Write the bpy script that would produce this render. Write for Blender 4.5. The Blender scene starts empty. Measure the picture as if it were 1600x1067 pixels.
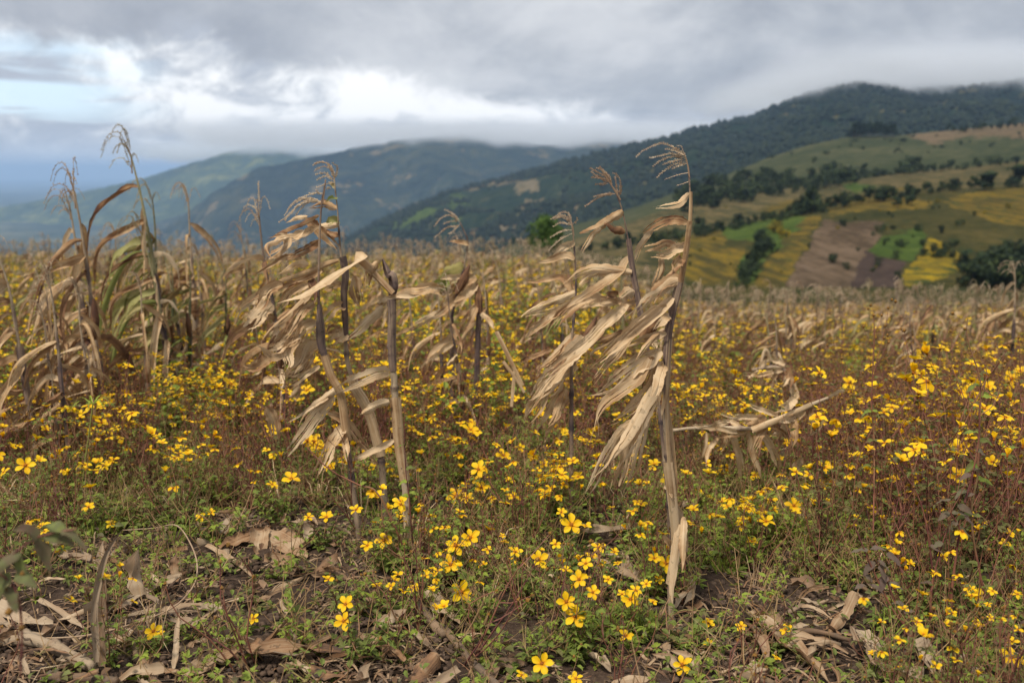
import bpy, math, random
import numpy as np
from mathutils import Vector, Matrix, Euler, Quaternion

SC = bpy.context.scene
COL = SC.collection
RNG = random.Random(7)

# ---------------------------------------------------------------- camera, sky, sun, exposure
CAM_H, PITCH, FPX = 1.4, math.radians(9.61), 1600 * 35 / 36.0
cam = bpy.data.cameras.new('camera'); camo = bpy.data.objects.new('camera', cam); COL.objects.link(camo)
camo.location = (0, 0, CAM_H); camo.rotation_euler = (math.radians(90) - PITCH, 0, 0)
cam.lens = 35; cam.sensor_width = 36; cam.clip_start = 0.05; cam.clip_end = 120000
cam.dof.use_dof = True; cam.dof.focus_distance = 3.35; cam.dof.aperture_fstop = 2.7
SC.camera = camo

SUN_EL, SUN_AZ = math.radians(58), math.radians(215)      # azimuth clockwise from +Y
wd = bpy.data.worlds.new('World'); SC.world = wd; wd.use_nodes = True
SC.view_settings.view_transform = 'Standard'; SC.view_settings.look = 'None'
SC.view_settings.gamma = 1; SC.view_settings.use_curve_mapping = False; SC.view_settings.exposure = 1.0
SC.cycles.use_denoising = True
SC.cycles.max_bounces = 8; SC.cycles.diffuse_bounces = 3; SC.cycles.transmission_bounces = 4
SC.cycles.volume_bounces = 6
try:
    SC.cycles.volume_step_rate = 1.0
except Exception:
    pass
su = bpy.data.lights.new('sun', 'SUN'); suo = bpy.data.objects.new('sun', su); COL.objects.link(suo)
su.energy = 2.1; su.angle = math.radians(10); su.color = (1, 0.93, 0.83)
sd = Vector((math.sin(SUN_AZ) * math.cos(SUN_EL), math.cos(SUN_AZ) * math.cos(SUN_EL), math.sin(SUN_EL)))
suo.rotation_euler = sd.to_track_quat('Z', 'Y').to_euler()


class NT:
    """small helper for node trees"""
    def __init__(s, tree):
        s.t = tree; s.n = tree.nodes; s.l = tree.links
        s.n.clear()
    def node(s, typ, **kw):
        n = s.n.new(typ)
        for k, v in kw.items():
            if k == 'ins':
                for kk, vv in v.items():
                    if hasattr(vv, 'is_output') and vv.is_output: s.l.new(vv, n.inputs[kk])
                    else: n.inputs[kk].default_value = vv
            else: setattr(n, k, v)
        return n
    def math(s, op, a, b=0.0, c=None, clamp=False):
        n = s.n.new('ShaderNodeMath'); n.operation = op; n.use_clamp = clamp
        for i, v in enumerate((a, b) if c is None else (a, b, c)):
            if hasattr(v, 'is_output'): s.l.new(v, n.inputs[i])
            else: n.inputs[i].default_value = v
        return n.outputs[0]
    def mix(s, f, a, b, blend='MIX'):
        n = s.n.new('ShaderNodeMix'); n.data_type = 'RGBA'; n.blend_type = blend
        for i, v in ((0, f), (6, a), (7, b)):
            if hasattr(v, 'is_output'): s.l.new(v, n.inputs[i])
            else: n.inputs[i].default_value = v if i == 0 else ((*v, 1) if len(v) == 3 else v)
        return n.outputs[2]
    def smooth(s, x, lo, hi):
        n = s.n.new('ShaderNodeMapRange'); n.interpolation_type = 'SMOOTHSTEP'
        s.l.new(x, n.inputs[0])
        for i, v in ((1, lo), (2, hi)):
            if hasattr(v, 'is_output'): s.l.new(v, n.inputs[i])
            else: n.inputs[i].default_value = v
        return n.outputs[0]
    def noise(s, vec, scale, detail=4, rough=0.55, dist=0.0, dim='3D'):
        n = s.n.new('ShaderNodeTexNoise'); n.noise_dimensions = dim
        if vec is not None: s.l.new(vec, n.inputs['Vector'])
        n.inputs['Scale'].default_value = scale; n.inputs['Detail'].default_value = detail
        n.inputs['Roughness'].default_value = rough; n.inputs['Distortion'].default_value = dist
        return n.outputs[0]
    def ramp(s, x, stops):
        n = s.n.new('ShaderNodeValToRGB'); s.l.new(x, n.inputs[0]); e = n.color_ramp.elements
        while len(e) < len(stops): e.new(0.5)
        for i, (p, c) in enumerate(stops):
            e[i].position = p; e[i].color = (*c, 1) if not isinstance(c, float) else (c, c, c, 1)
        return n.outputs[0]


def build_sky():
    w = NT(wd.node_tree)
    tc = w.node('ShaderNodeTexCoord')
    sep = w.node('ShaderNodeSeparateXYZ', ins={0: tc.outputs['Generated']})
    X, Y, Z = sep.outputs
    az = w.math('ARCTAN2', X, Y)
    el = w.math('ARCSINE', Z)
    # cloud plane coordinates (flattened towards the horizon)
    zz = w.math('ADD', w.math('ABSOLUTE', Z), 0.12)
    px = w.math('DIVIDE', X, zz); py = w.math('DIVIDE', Y, zz)
    plane = w.node('ShaderNodeCombineXYZ', ins={0: px, 1: py, 2: 0.0}).outputs[0]
    ang = w.node('ShaderNodeCombineXYZ', ins={0: az, 1: w.math('MULTIPLY', el, 1.45), 2: 0.3}).outputs[0]
    sky = w.node('ShaderNodeTexSky'); sky.sky_type = 'NISHITA'; sky.sun_disc = False
    sky.sun_elevation = SUN_EL; sky.sun_rotation = SUN_AZ; sky.altitude = 1500
    skyc = w.mix(1.0, sky.outputs[0], (1.5, 1.35, 1.3), 'MULTIPLY')
    # grey deck
    n1 = w.noise(plane, 0.42, 6, 0.55, 0.3)
    n2 = w.noise(ang, 7.0, 9, 0.64, 0.3)
    dn = w.math('ADD', w.math('MULTIPLY', n1, 0.6), w.math('MULTIPLY', n2, 0.4))
    deck = w.ramp(dn, [(0.38, (1.9, 2.05, 2.35)), (0.46, (2.6, 2.75, 3.0)), (0.53, (3.4, 3.5, 3.7)), (0.62, (4.2, 4.3, 4.4))])
    # broad tone of the deck: darker to the upper left, lighter in the middle
    b1 = w.smooth(w.math('ABSOLUTE', w.math('SUBTRACT', az, 0.12)), 0.05, 0.55)
    deck = w.mix(w.math('MULTIPLY', b1, 0.35), deck, (1.75, 1.9, 2.25))
    # cumulus and gaps under the deck
    c1 = w.noise(ang, 15.0, 10, 0.64, 0.5)
    c2 = w.noise(ang, 3.3, 4, 0.5, 0.0)
    cb = w.math('ADD', w.math('MULTIPLY', c1, 0.72), w.math('MULTIPLY', c2, 0.28))
    lit = w.math('MULTIPLY', w.smooth(w.math('ABSOLUTE', w.math('ADD', az, 0.17)), 0.26, 0.10), w.smooth(w.math('ABSOLUTE', w.math('SUBTRACT', el, 0.082)), 0.06, 0.02))
    cb = w.math('ADD', cb, w.math('MULTIPLY', lit, 0.11))
    cum = w.ramp(cb, [(0.43, (2.7, 2.9, 3.3)), (0.50, (3.7, 3.85, 4.1)), (0.545, (4.9, 5.0, 5.1)), (0.60, (6.0, 6.0, 6.0))])
    # mauve-grey base of the cumulus towards the horizon
    low = w.smooth(el, 0.045, 0.0)
    cum = w.mix(w.math('MULTIPLY', low, 0.75), cum, (3.6, 3.85, 4.3))
    # cumulus everywhere but thin over the left gap
    gapaz = w.smooth(az, -0.30, -0.42)
    gapel = w.math('MULTIPLY', w.smooth(el, 0.03, 0.06), w.smooth(el, 0.14, 0.09))
    streak = w.noise(w.node('ShaderNodeCombineXYZ', ins={0: w.math('MULTIPLY', az, 3.0), 1: w.math('MULTIPLY', el, 26.0), 2: 1.7}).outputs[0], 1.4, 4, 0.5, 0.4)
    gap = w.math('MULTIPLY', w.math('MULTIPLY', gapaz, gapel), w.smooth(streak, 0.47, 0.60))
    cumsky = w.mix(w.math('MULTIPLY', gap, 0.85), cum, w.mix(0.8, skyc, (4.2, 5.3, 6.0)))
    # lower edge of the deck
    cr = w.node('ShaderNodeFloatCurve'); cr.inputs['Factor'].default_value = 1.0
    azn = w.math('ADD', w.math('MULTIPLY', az, 0.8), 0.5, clamp=True)
    w.l.new(azn, cr.inputs['Value'])
    cp = cr.mapping.curves[0].points
    pts = [(0.0, .62), (0.12, .60), (0.24, .66), (0.31, .57), (0.38, .47), (0.45, .37), (0.53, .28), (0.60, .20), (0.70, .08), (1.0, .0)]
    cp[0].location = pts[0]; cp[1].location = pts[-1]
    for p in pts[1:-1]: cp.new(*p)
    cr.mapping.update()
    edge = w.math('MULTIPLY', cr.outputs[0], 0.19)
    nw = w.math('MULTIPLY', w.math('SUBTRACT', w.noise(ang, 9.0, 8, 0.6, 0.5), 0.5), 0.13)
    mask = w.smooth(w.math('SUBTRACT', w.math('ADD', el, nw), edge), -0.010, 0.020)
    col = w.mix(mask, cumsky, deck)
    # the deck goes on brighter overhead as thin overcast does
    up = w.smooth(el, 0.18, 1.2)
    col = w.mix(w.math('MULTIPLY', up, 0.75), col, (5.8, 6.0, 6.3))
    # pale band of far haze at the horizon
    hz = w.smooth(w.math('ABSOLUTE', el), 0.03, 0.0)
    col = w.mix(w.math('MULTIPLY', hz, 0.8), col, (3.7, 4.0, 4.6))
    bg = w.node('ShaderNodeBackground', ins={'Color': col, 'Strength': 0.1})
    out = w.node('ShaderNodeOutputWorld', ins={'Surface': bg.outputs[0]})
build_sky()

# ---------------------------------------------------------------- measuring helpers
CP, SP = math.cos(PITCH), math.sin(PITCH)
def ut(px, py):
    """bearing slope x/y and elevation slope z/y of a measured point"""
    a = (px - 800) / FPX; b = -(py - 533.5) / FPX
    dy = CP + b * SP; dz = -SP + b * CP
    return a / dy, dz / dy
def P(px, py, Y):
    u, t = ut(px, py)
    return Vector((u * Y, Y, CAM_H + t * Y))

def _h(ix, iy, seed):
    n = (ix.astype(np.int64) * 374761393 + iy.astype(np.int64) * 668265263 + seed * 1442695041) & 0x7fffffff
    n = ((n ^ (n >> 13)) * 1274126177) & 0x7fffffff
    return ((n ^ (n >> 16)) & 0xffff) / 65535.0
def vnoise(x, y, seed=0):
    x = np.asarray(x, float); y = np.asarray(y, float)
    ix = np.floor(x); iy = np.floor(y); fx = x - ix; fy = y - iy
    fx = fx * fx * (3 - 2 * fx); fy = fy * fy * (3 - 2 * fy)
    a = _h(ix, iy, seed); b = _h(ix + 1, iy, seed); c = _h(ix, iy + 1, seed); d = _h(ix + 1, iy + 1, seed)
    return (a * (1 - fx) + b * fx) * (1 - fy) + (c * (1 - fx) + d * fx) * fy
def fbm(x, y, seed=0, octv=4, gain=0.5):
    s = 0; a = 1; tot = 0
    for k in range(octv):
        s = s + a * (vnoise(x * 2 ** k + 13.7 * k, y * 2 ** k - 7.1 * k, seed + k) - 0.5); tot += a; a *= gain
    return s / tot * 2

def field_z(x, y):
    """height of the field's ground"""
    x = np.asarray(x, float); y = np.asarray(y, float)
    u = x / np.maximum(y, 4.0)
    w = np.clip((u - 0.02) / 0.20, 0, 1); w = w * w * (3 - 2 * w)
    s = 0.060 + 0.058 * w
    d = y - 3.5
    ramp = 0.5 * (d + np.sqrt(d * d + 4)) - 0.0
    z = -s * (ramp - 0.13)
    e = np.clip(y - 29, 0, None)
    z = z - 0.16 * e * e / (e + 4)
    near = np.clip((y - 1.0) / 1.0, 0, 1)
    return z + 0.10 * fbm(x * 0.35, y * 0.35, 5, 2)
def fz(x, y): return float(field_z(np.array([x]), np.array([y]))[0])

def on_ground(px, py, h=0.0):
    """where the line of sight through a measured point comes to h above the field"""
    u, t = ut(px, py); lo, hi = 0.8, 60.0
    f = lambda Y: CAM_H + t * Y - (fz(u * Y, Y) + h)
    if f(hi) > 0: return Vector((u * 30, 30, fz(u * 30, 30) + h))
    for _ in range(40):
        m = (lo + hi) / 2
        if f(m) > 0: lo = m
        else: hi = m
    return Vector((u * lo, lo, CAM_H + t * lo))

# ---------------------------------------------------------------- mesh helpers
class MB:
    def __init__(s): s.v = []; s.f = []; s.uv = []; s.c = []; s.m = []
    def add(s, verts, faces, uvs=None, var=(0.5, 0, 0), mat=0):
        o = len(s.v); s.v.extend([tuple(p) for p in verts])
        s.f.extend([tuple(i + o for i in f) for f in faces]); s.m.extend([mat] * len(faces))
        s.uv.extend(uvs if uvs is not None else [(0.0, 0.0)] * len(verts))
        if isinstance(var, list): s.c.extend(var)
        else: s.c.extend([var] * len(verts))
    def mesh(s, name, mats, smooth=True):
        me = bpy.data.meshes.new(name)
        me.from_pydata(s.v, [], s.f)
        for m in (mats if isinstance(mats, (list, tuple)) else [mats]): me.materials.append(m)
        n = len(s.v)
        a = me.attributes.new('var', 'FLOAT_COLOR', 'POINT')
        c = np.ones((n, 4), np.float32); c[:, :3] = np.array(s.c, np.float32).reshape(n, 3)
        a.data.foreach_set('color', c.ravel())
        u = me.attributes.new('grain', 'FLOAT_VECTOR', 'POINT')
        g = np.zeros((n, 3), np.float32); g[:, :2] = np.array(s.uv, np.float32).reshape(n, 2)
        u.data.foreach_set('vector', g.ravel())
        me.polygons.foreach_set('material_index', s.m)
        if smooth: me.polygons.foreach_set('use_smooth', [True] * len(s.f))
        me.update()
        return me

def link(name, data, parent=None, loc=None, rot=None, scale=None):
    o = bpy.data.objects.new(name, data); COL.objects.link(o)
    if parent is not None: o.parent = parent
    if loc is not None: o.location = loc
    if rot is not None: o.rotation_euler = rot
    if scale is not None: o.scale = (scale,) * 3 if isinstance(scale, (int, float)) else scale
    return o
def empty(name, loc=(0, 0, 0), rz=0.0, scale=None):
    o = link(name, None, None, loc, (0, 0, rz), scale); o.empty_display_size = 0.1
    return o
def tag(o, label=None, cat=None, group=None, kind=None):
    if label: o['label'] = label
    if cat: o['category'] = cat
    if group: o['group'] = group
    if kind: o['kind'] = kind
    return o

def catmull(pts, n):
    p = [Vector(q) for q in pts]
    if len(p) == 2: return [p[0].lerp(p[1], i / n) for i in range(n + 1)]
    q = [p[0] * 2 - p[1]] + p + [p[-1] * 2 - p[-2]]
    L = [0.0]
    for i in range(1, len(p)): L.append(L[-1] + max((p[i] - p[i - 1]).length, 1e-6))
    out = []
    for i in range(n + 1):
        s = L[-1] * i / n; k = 0
        while k < len(p) - 2 and s > L[k + 1]: k += 1
        t = (s - L[k]) / (L[k + 1] - L[k])
        a, b, c, d = q[k], q[k + 1], q[k + 2], q[k + 3]
        out.append(0.5 * ((2 * b) + (c - a) * t + (2 * a - 5 * b + 4 * c - d) * t * t + (3 * b - a - 3 * c + d) * t ** 3))
    return out

def frames(pts, ref):
    """tangent, side and normal along a path; ref is roughly the normal"""
    T = []
    for i in range(len(pts)):
        a = pts[max(0, i - 1)]; b = pts[min(len(pts) - 1, i + 1)]
        t = (b - a); T.append(t.normalized() if t.length > 1e-9 else Vector((0, 0, 1)))
    out = []; N = Vector(ref)
    for t in T:
        N = N - t * N.dot(t)
        if N.length < 1e-3: N = t.orthogonal()
        N.normalize(); out.append((t, t.cross(N).normalized(), N.copy()))
    return out

def tube(mb, pts, radii, sides=8, n=None, var=(0.5, 0, 0), mat=0, nodes=0.0, cap=True, wob=0.0, rng=None):
    n = n or (len(pts) * 3)
    P_ = catmull(pts, n); F = frames(P_, (0.3, -1, 0.1)); V = []; U = []; L = 0; C = []; ring = False
    off = (rng.random() * 9) if rng else 0
    rr = radii if isinstance(radii, (list, tuple)) else [radii, radii]
    nn = 0.0
    for i, p in enumerate(P_):
        t = i / n; x = t * (len(rr) - 1); k = min(int(x), len(rr) - 2); r = rr[k] + (rr[k + 1] - rr[k]) * (x - k)
        if i: L += (P_[i] - P_[i - 1]).length
        if nodes:
            d = abs((L / nodes) % 1.0 - 0.5)
            ring = d > 0.455
            if ring: r *= 1.38
        C += [(min(1, var[0] + (.35 if nodes and ring else 0) + (.12 * math.sin(i * .37 + off * 3) if nodes else 0)), var[1], 0)] * sides
        tt, s, nrm = F[i]
        for j in range(sides):
            a = 2 * math.pi * j / sides
            r2 = r * (1 + (wob * math.sin(a * 2 + i * 0.9 + off) if wob else 0))
            V.append(p + (s * math.cos(a) + nrm * math.sin(a)) * r2); U.append((off + 2 * r * (j if j <= sides / 2 else sides - j), L))
    Fc = []
    for i in range(n):
        for j in range(sides):
            a = i * sides + j; b = i * sides + (j + 1) % sides
            Fc.append((a, b, b + sides, a + sides))
    if cap:
        Fc.append(tuple(range(sides - 1, -1, -1))); Fc.append(tuple(n * sides + j for j in range(sides)))
    mb.add(V, Fc, U, C, mat)
    return P_

def sheath(mb, pts, radius, a0, span, n=14, cols=6, var=(0.5, 0, 0), rng=RNG, flare=0.4, taper=0.3, mat=0):
    """an open husk or leaf sheath wrapped part of the way round a stalk"""
    P_ = catmull(pts, n); F = frames(P_, (0.3, -1, 0.1)); V = []; U = []; L = 0; o = rng.random() * 9
    ph = rng.random() * 6
    rr = radius if isinstance(radius, (list, tuple)) else [radius, radius]
    for i, p in enumerate(P_):
        t = i / n
        if i: L += (P_[i] - P_[i - 1]).length
        x = t * (len(rr) - 1); k = min(int(x), len(rr) - 2); r0 = rr[k] + (rr[k + 1] - rr[k]) * (x - k)
        sp = span * (1 - taper * t)
        for j in range(cols + 1):
            c = j / cols - 0.5; a = a0 + c * sp
            r = r0 * (1 + flare * max(0, abs(c) * 2 - 0.5) * (0.4 + t) + 0.06 * math.sin(7 * t + ph + j * 1.7))
            V.append(p + (F[i][1] * math.cos(a) + F[i][2] * math.sin(a)) * r); U.append((o + a * r0, L))
    Fc = [(i * (cols + 1) + j, i * (cols + 1) + j + 1, (i + 1) * (cols + 1) + j + 1, (i + 1) * (cols + 1) + j) for i in range(n) for j in range(cols)]
    mb.add(V, Fc, U, var, mat)

def leaf_ribbon(mb, pts, width, rng, n=16, cols=6, ref=(0, -1, 0), roll=0.5, twist=1.2, curl=0.35, strips=None, var=(0.5, 0, 0), base=0.45, tip=0.55, ruffle=0.16, mat=0):
    """a dried maize leaf: rolled, twisted, ruffled along its edges and torn into strips towards the tip"""
    P_ = catmull(pts, n); F = frames(P_, ref); L = [0.0]
    for i in range(1, n + 1): L.append(L[-1] + (P_[i] - P_[i - 1]).length)
    if strips is None: strips = rng.choice((1, 1, 2, 2, 3))
    cuts = [-1.0] + sorted(rng.uniform(-0.7, 0.7) for _ in range(strips - 1)) + [1.0]
    t0s = [1.0] + [rng.uniform(0.12, 0.6) for _ in range(strips - 1)] + [1.0]
    vv = [rng.uniform(-.16, .16) for _ in range(9)]; tipb = rng.uniform(0, .25)
    ph = rng.random() * 9; ph2 = rng.random() * 9; off = rng.random() * 9; roll0 = rng.uniform(-roll, roll)
    tw = rng.uniform(-twist, twist); k1 = rng.uniform(6, 12); cu = curl * rng.uniform(0.4, 1.4) * rng.choice((-1, 1, 1))
    nc = max(2, int(round(cols / strips)))
    ok = len(P_) - 1
    for si in range(strips):
        a, b = cuts[si], cuts[si + 1]
        if b - a < 0.12: continue
        t0 = min(t0s[si], t0s[si + 1]); endt = 1.0 if strips == 1 else rng.uniform(0.78, 1.0)
        cm = (a + b) / 2; dr = rng.uniform(-0.5, 0.9); dn = rng.uniform(-0.9, 0.9)
        V = []; U = []; C = []; sv = rng.uniform(-.08, .08)
        jag = [[rng.uniform(-.16, .10) for _ in range(2)] for _ in range(ok + 1)]
        for i in range(ok + 1):
            t = i / ok * endt; fi = t * ok; k = min(int(fi), ok - 1); fr = fi - k
            p = P_[k].lerp(P_[k + 1], fr); T, S, N = F[k]
            ang = roll0 + tw * (t - 0.4) + 0.25 * math.sin(k1 * t + ph2)
            ca, sa = math.cos(ang), math.sin(ang)
            S2 = S * ca + N * sa; N2 = N * ca - S * sa
            w = width * 0.5 * (base + (1 - base) * min(1, t / 0.14) ** 0.7)
            w *= (1 - max(0, (t - tip) / (1 - tip)) ** 1.5 * 0.93)
            s = max(0, (t - t0) / max(1 - t0, 0.05)) if strips > 1 else 0
            for j in range(nc + 1):
                c = a + (b - a) * j / nc
                c2 = cm + (c - cm) * (1 - 0.72 * min(1, s * 1.1))
                lat = c2 * w * (1 + 0.35 * s)
                nz = cu * w * (abs(c) ** 1.6) * (1.0 + 0.5 * math.sin(3 * t + ph)) + ruffle * w * math.sin(k1 * 2.1 * t + ph + (2.4 if c > 0 else 0)) * abs(c)
                if j in (0, nc) and n > 6: lat *= 1 + jag[i][0 if j == 0 else 1]
                if n > 10: nz += 0.20 * w * (jag[i][0] + jag[i][1]) * (1 if j % 2 else -1)
                vi = t * 7.99; vk = int(vi); vf = vi - vk
                C.append((min(1, max(0, var[0] + sv + vv[vk] * (1 - vf) + vv[vk + 1] * vf + tipb * t * t + (0.10 * abs(c) - 0.08))), var[1], 0))
                q = p + S2 * (lat + s * s * dr * width * 0.5) + N2 * (nz + s * s * dn * width * 0.5)
                V.append(q); U.append((off + c * width * 0.5, L[k] + fr * (L[k + 1] - L[k])))
        Fc = [(i * (nc + 1) + j, i * (nc + 1) + j + 1, (i + 1) * (nc + 1) + j + 1, (i + 1) * (nc + 1) + j) for i in range(ok) for j in range(nc)]
        mb.add(V, Fc, U, C, mat)

def spike(mb, pts, rng, step=0.0065, size=0.0085, var=(0.5, 0, 0), stem=0.0009, dens=1.0, t0=0.08):
    """one tassel branch: a wiry axis set with paired spikelets"""
    P0 = catmull(pts, 6); L = sum((P0[i] - P0[i - 1]).length for i in range(1, 7))
    n = max(6, int(L / step)); Q = catmull(pts, n)
    tube(mb, pts, [stem * 1.4, stem * 0.6], 3, 8, var, 0, 0, False)
    F = frames(Q, (0.2, -1, 0.3))
    for i in range(n):
        t = i / n
        if t < t0: continue
        for k in (-1, 1):
            if rng.random() > dens: continue
            T, S, N = F[i]
            a = rng.uniform(-0.9, 0.9) + (math.pi if k < 0 else 0)
            side = S * math.cos(a) + N * math.sin(a)
            d = (T * 1.0 + side * rng.uniform(0.45, 0.9)).normalized(); q = Q[i]; l = size * rng.uniform(0.7, 1.25) * (1.1 - 0.4 * t)
            o = d.cross(T).normalized() if d.cross(T).length > 1e-4 else N
            w = l * 0.24; m = q + d * l * 0.5
            v2 = (min(1, max(0, var[0] + rng.uniform(-.25, .25))), var[1], 0)
            e = d.cross(o) * w
            mb.add([q, m + o * w, m + e, m - o * w, m - e, q + d * l], [(0, 1, 2), (0, 2, 3), (0, 3, 4), (0, 4, 1), (5, 2, 1), (5, 3, 2), (5, 4, 3), (5, 1, 4)], None, v2)

# ---------------------------------------------------------------- materials
def new_mat(name):
    m = bpy.data.materials.new(name); m.use_nodes = True
    return m, NT(m.node_tree)

def plant_mat(name, ramp, streak=(500.0, 9.0), var_ramp=None, transl=0.25, rough=0.8, bump=0.25, green=None, dark=0.35, spec=0.2, blotch=None, ramp_noise=0.45):
    m, w = new_mat(name)
    at = w.node('ShaderNodeAttribute', attribute_name='var')
    gr = w.node('ShaderNodeAttribute', attribute_name='grain')
    sp = w.node('ShaderNodeSeparateColor', ins={0: at.outputs['Color']})
    mp = w.node('ShaderNodeMapping', ins={'Vector': gr.outputs['Vector'], 'Scale': (streak[0], streak[1], 1)})
    st = w.noise(mp.outputs[0], 1.0, 5, 0.6)
    geo = w.node('ShaderNodeNewGeometry')
    bl = w.noise(geo.outputs['Position'], 14.0, 4, 0.6)
    f = w.math('ADD', sp.outputs[0], w.math('MULTIPLY', w.math('SUBTRACT', st, 0.5), ramp_noise * 1.6))
    f = w.math('ADD', f, w.math('MULTIPLY', w.math('SUBTRACT', bl, 0.5), ramp_noise), clamp=True)
    col = w.ramp(f, ramp)
    if green: col = w.mix(sp.outputs[1], col, green)
    if dark:
        dk = w.smooth(w.noise(mp.outputs[0], 0.37, 6, 0.7), 0.60, 0.74)
        col = w.mix(w.math('MULTIPLY', dk, dark), col, (0.035, 0.028, 0.024))
    if blotch:
        b2 = w.smooth(w.noise(geo.outputs['Position'], 45.0, 3, 0.6), 0.60, 0.66)
        col = w.mix(w.math('MULTIPLY', b2, blotch), col, (0.04, 0.03, 0.022))
    b = w.node('ShaderNodeBump', ins={'Strength': bump, 'Distance': 0.002, 'Height': st})
    pr = w.node('ShaderNodeBsdfPrincipled', ins={'Base Color': col, 'Roughness': rough, 'Specular IOR Level': spec, 'Normal': b.outputs[0]})
    sh = pr.outputs[0]
    if transl:
        tr = w.node('ShaderNodeBsdfTranslucent', ins={'Color': col, 'Normal': b.outputs[0]})
        mx = w.node('ShaderNodeMixShader', ins={0: transl, 1: sh, 2: tr.outputs[0]}); sh = mx.outputs[0]
    w.node('ShaderNodeOutputMaterial', ins={'Surface': sh})
    return m

M_DRY = plant_mat('dry_leaf', [(0.0, (0.64, 0.475, 0.29)), (0.3, (0.50, 0.335, 0.18)), (0.55, (0.33, 0.19, 0.092)), (0.8, (0.19, 0.095, 0.05)), (1.0, (0.10, 0.05, 0.036))],
                  streak=(105.0, 2.6), green=(0.20, 0.24, 0.055), transl=0.25, dark=0.40, blotch=0.3, bump=1.0, ramp_noise=0.85)
M_STALK = plant_mat('dry_stalk', [(0.0, (0.50, 0.40, 0.27)), (0.4, (0.32, 0.235, 0.15)), (0.7, (0.15, 0.10, 0.08)), (1.0, (0.05, 0.038, 0.04))],
                    streak=(230.0, 4.0), green=(0.14, 0.2, 0.05), transl=0.0, dark=0.8, bump=0.8, blotch=0.5, ramp_noise=0.7)
M_TASSEL = plant_mat('tassel', [(0.0, (0.60, 0.48, 0.33)), (0.5, (0.36, 0.24, 0.15)), (1.0, (0.13, 0.065, 0.04))], green=(0.2, 0.24, 0.08), transl=0.2, dark=0, bump=0)
M_LITTER = plant_mat('litter_leaf', [(0.0, (0.46, 0.35, 0.23)), (0.3, (0.34, 0.235, 0.14)), (0.6, (0.23, 0.125, 0.062)), (0.85, (0.11, 0.062, 0.036)), (1.0, (0.05, 0.036, 0.03))],
                     streak=(190.0, 5.0), green=(0.27, 0.205, 0.14), transl=0.08, dark=0.75, bump=0.8, blotch=0.5, ramp_noise=0.6)
M_GREEN = plant_mat('green_leaf', [(0.0, (0.27, 0.33, 0.045)), (0.35, (0.150, 0.195, 0.040)), (0.6, (0.145, 0.135, 0.045)), (0.8, (0.175, 0.110, 0.050)), (1.0, (0.15, 0.075, 0.052))],
                    streak=(60, 60), transl=0.35, dark=0, bump=0.1, rough=0.65, green=(0.155, 0.115, 0.10), ramp_noise=0.3)
M_STEM = plant_mat('plant_stem', [(0.0, (0.24, 0.24, 0.06)), (0.4, (0.25, 0.155, 0.07)), (0.7, (0.24, 0.10, 0.058)), (1.0, (0.12, 0.040, 0.036))],
                   streak=(80, 10), transl=0.0, dark=0, bump=0, rough=0.6, ramp_noise=0.25)

def petal_mat():
    m, w = new_mat('yellow_petal')
    gr = w.node('ShaderNodeAttribute', attribute_name='grain'); at = w.node('ShaderNodeAttribute', attribute_name='var')
    s = w.node('ShaderNodeSeparateXYZ', ins={0: gr.outputs['Vector']}); sv = w.node('ShaderNodeSeparateColor', ins={0: at.outputs['Color']})
    oi = w.node('ShaderNodeObjectInfo')
    mp = w.node('ShaderNodeMapping', ins={'Vector': gr.outputs['Vector'], 'Scale': (14.0, 1.5, 1)})
    st = w.noise(mp.outputs[0], 1.0, 3, 0.5)
    base = w.ramp(s.outputs[1], [(0.0, (0.50, 0.15, 0.004)), (0.16, (0.82, 0.44, 0.006)), (0.38, (0.88, 0.58, 0.008)), (1.0, (0.90, 0.63, 0.014))])
    col = w.mix(w.math('MULTIPLY', w.math('ABSOLUTE', w.math('SUBTRACT', st, 0.5)), 0.8), base, (0.72, 0.36, 0.004))
    col = w.mix(w.math('MULTIPLY', oi.outputs['Random'], 0.5), col, (0.80, 0.40, 0.004))
    b = w.node('ShaderNodeBump', ins={'Strength': 0.25, 'Distance': 0.001, 'Height': st})
    pr = w.node('ShaderNodeBsdfPrincipled', ins={'Base Color': col, 'Roughness': 0.6, 'Specular IOR Level': 0.25, 'Normal': b.outputs[0]})
    tr = w.node('ShaderNodeBsdfTranslucent', ins={'Color': col})
    mx = w.node('ShaderNodeMixShader', ins={0: 0.35, 1: pr.outputs[0], 2: tr.outputs[0]})
    w.node('ShaderNodeOutputMaterial', ins={'Surface': mx.outputs[0]})
    return m
M_PETAL = petal_mat()
def plain_mat(name, c1, c2, scale=200.0, rough=0.8, bump=0.0):
    m, w = new_mat(name)
    geo = w.node('ShaderNodeNewGeometry'); n = w.noise(geo.outputs['Position'], scale, 4, 0.6)
    col = w.ramp(n, [(0.35, c1), (0.65, c2)])
    b = w.node('ShaderNodeBump', ins={'Strength': bump, 'Distance': 0.01, 'Height': n})
    pr = w.node('ShaderNodeBsdfPrincipled', ins={'Base Color': col, 'Roughness': rough, 'Specular IOR Level': 0.2, 'Normal': b.outputs[0]})
    w.node('ShaderNodeOutputMaterial', ins={'Surface': pr.outputs[0]})
    return m
M_DISC = plain_mat('flower_centre', (0.45, 0.16, 0.01), (0.10, 0.025, 0.008), 500.0)
M_SEED = plain_mat('seed_head', (0.30, 0.14, 0.02), (0.07, 0.045, 0.02), 300.0)
M_CLOD = plain_mat('soil_clod', (0.05, 0.032, 0.022), (0.11, 0.072, 0.048), 60.0, 0.95, 0.5)

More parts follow.
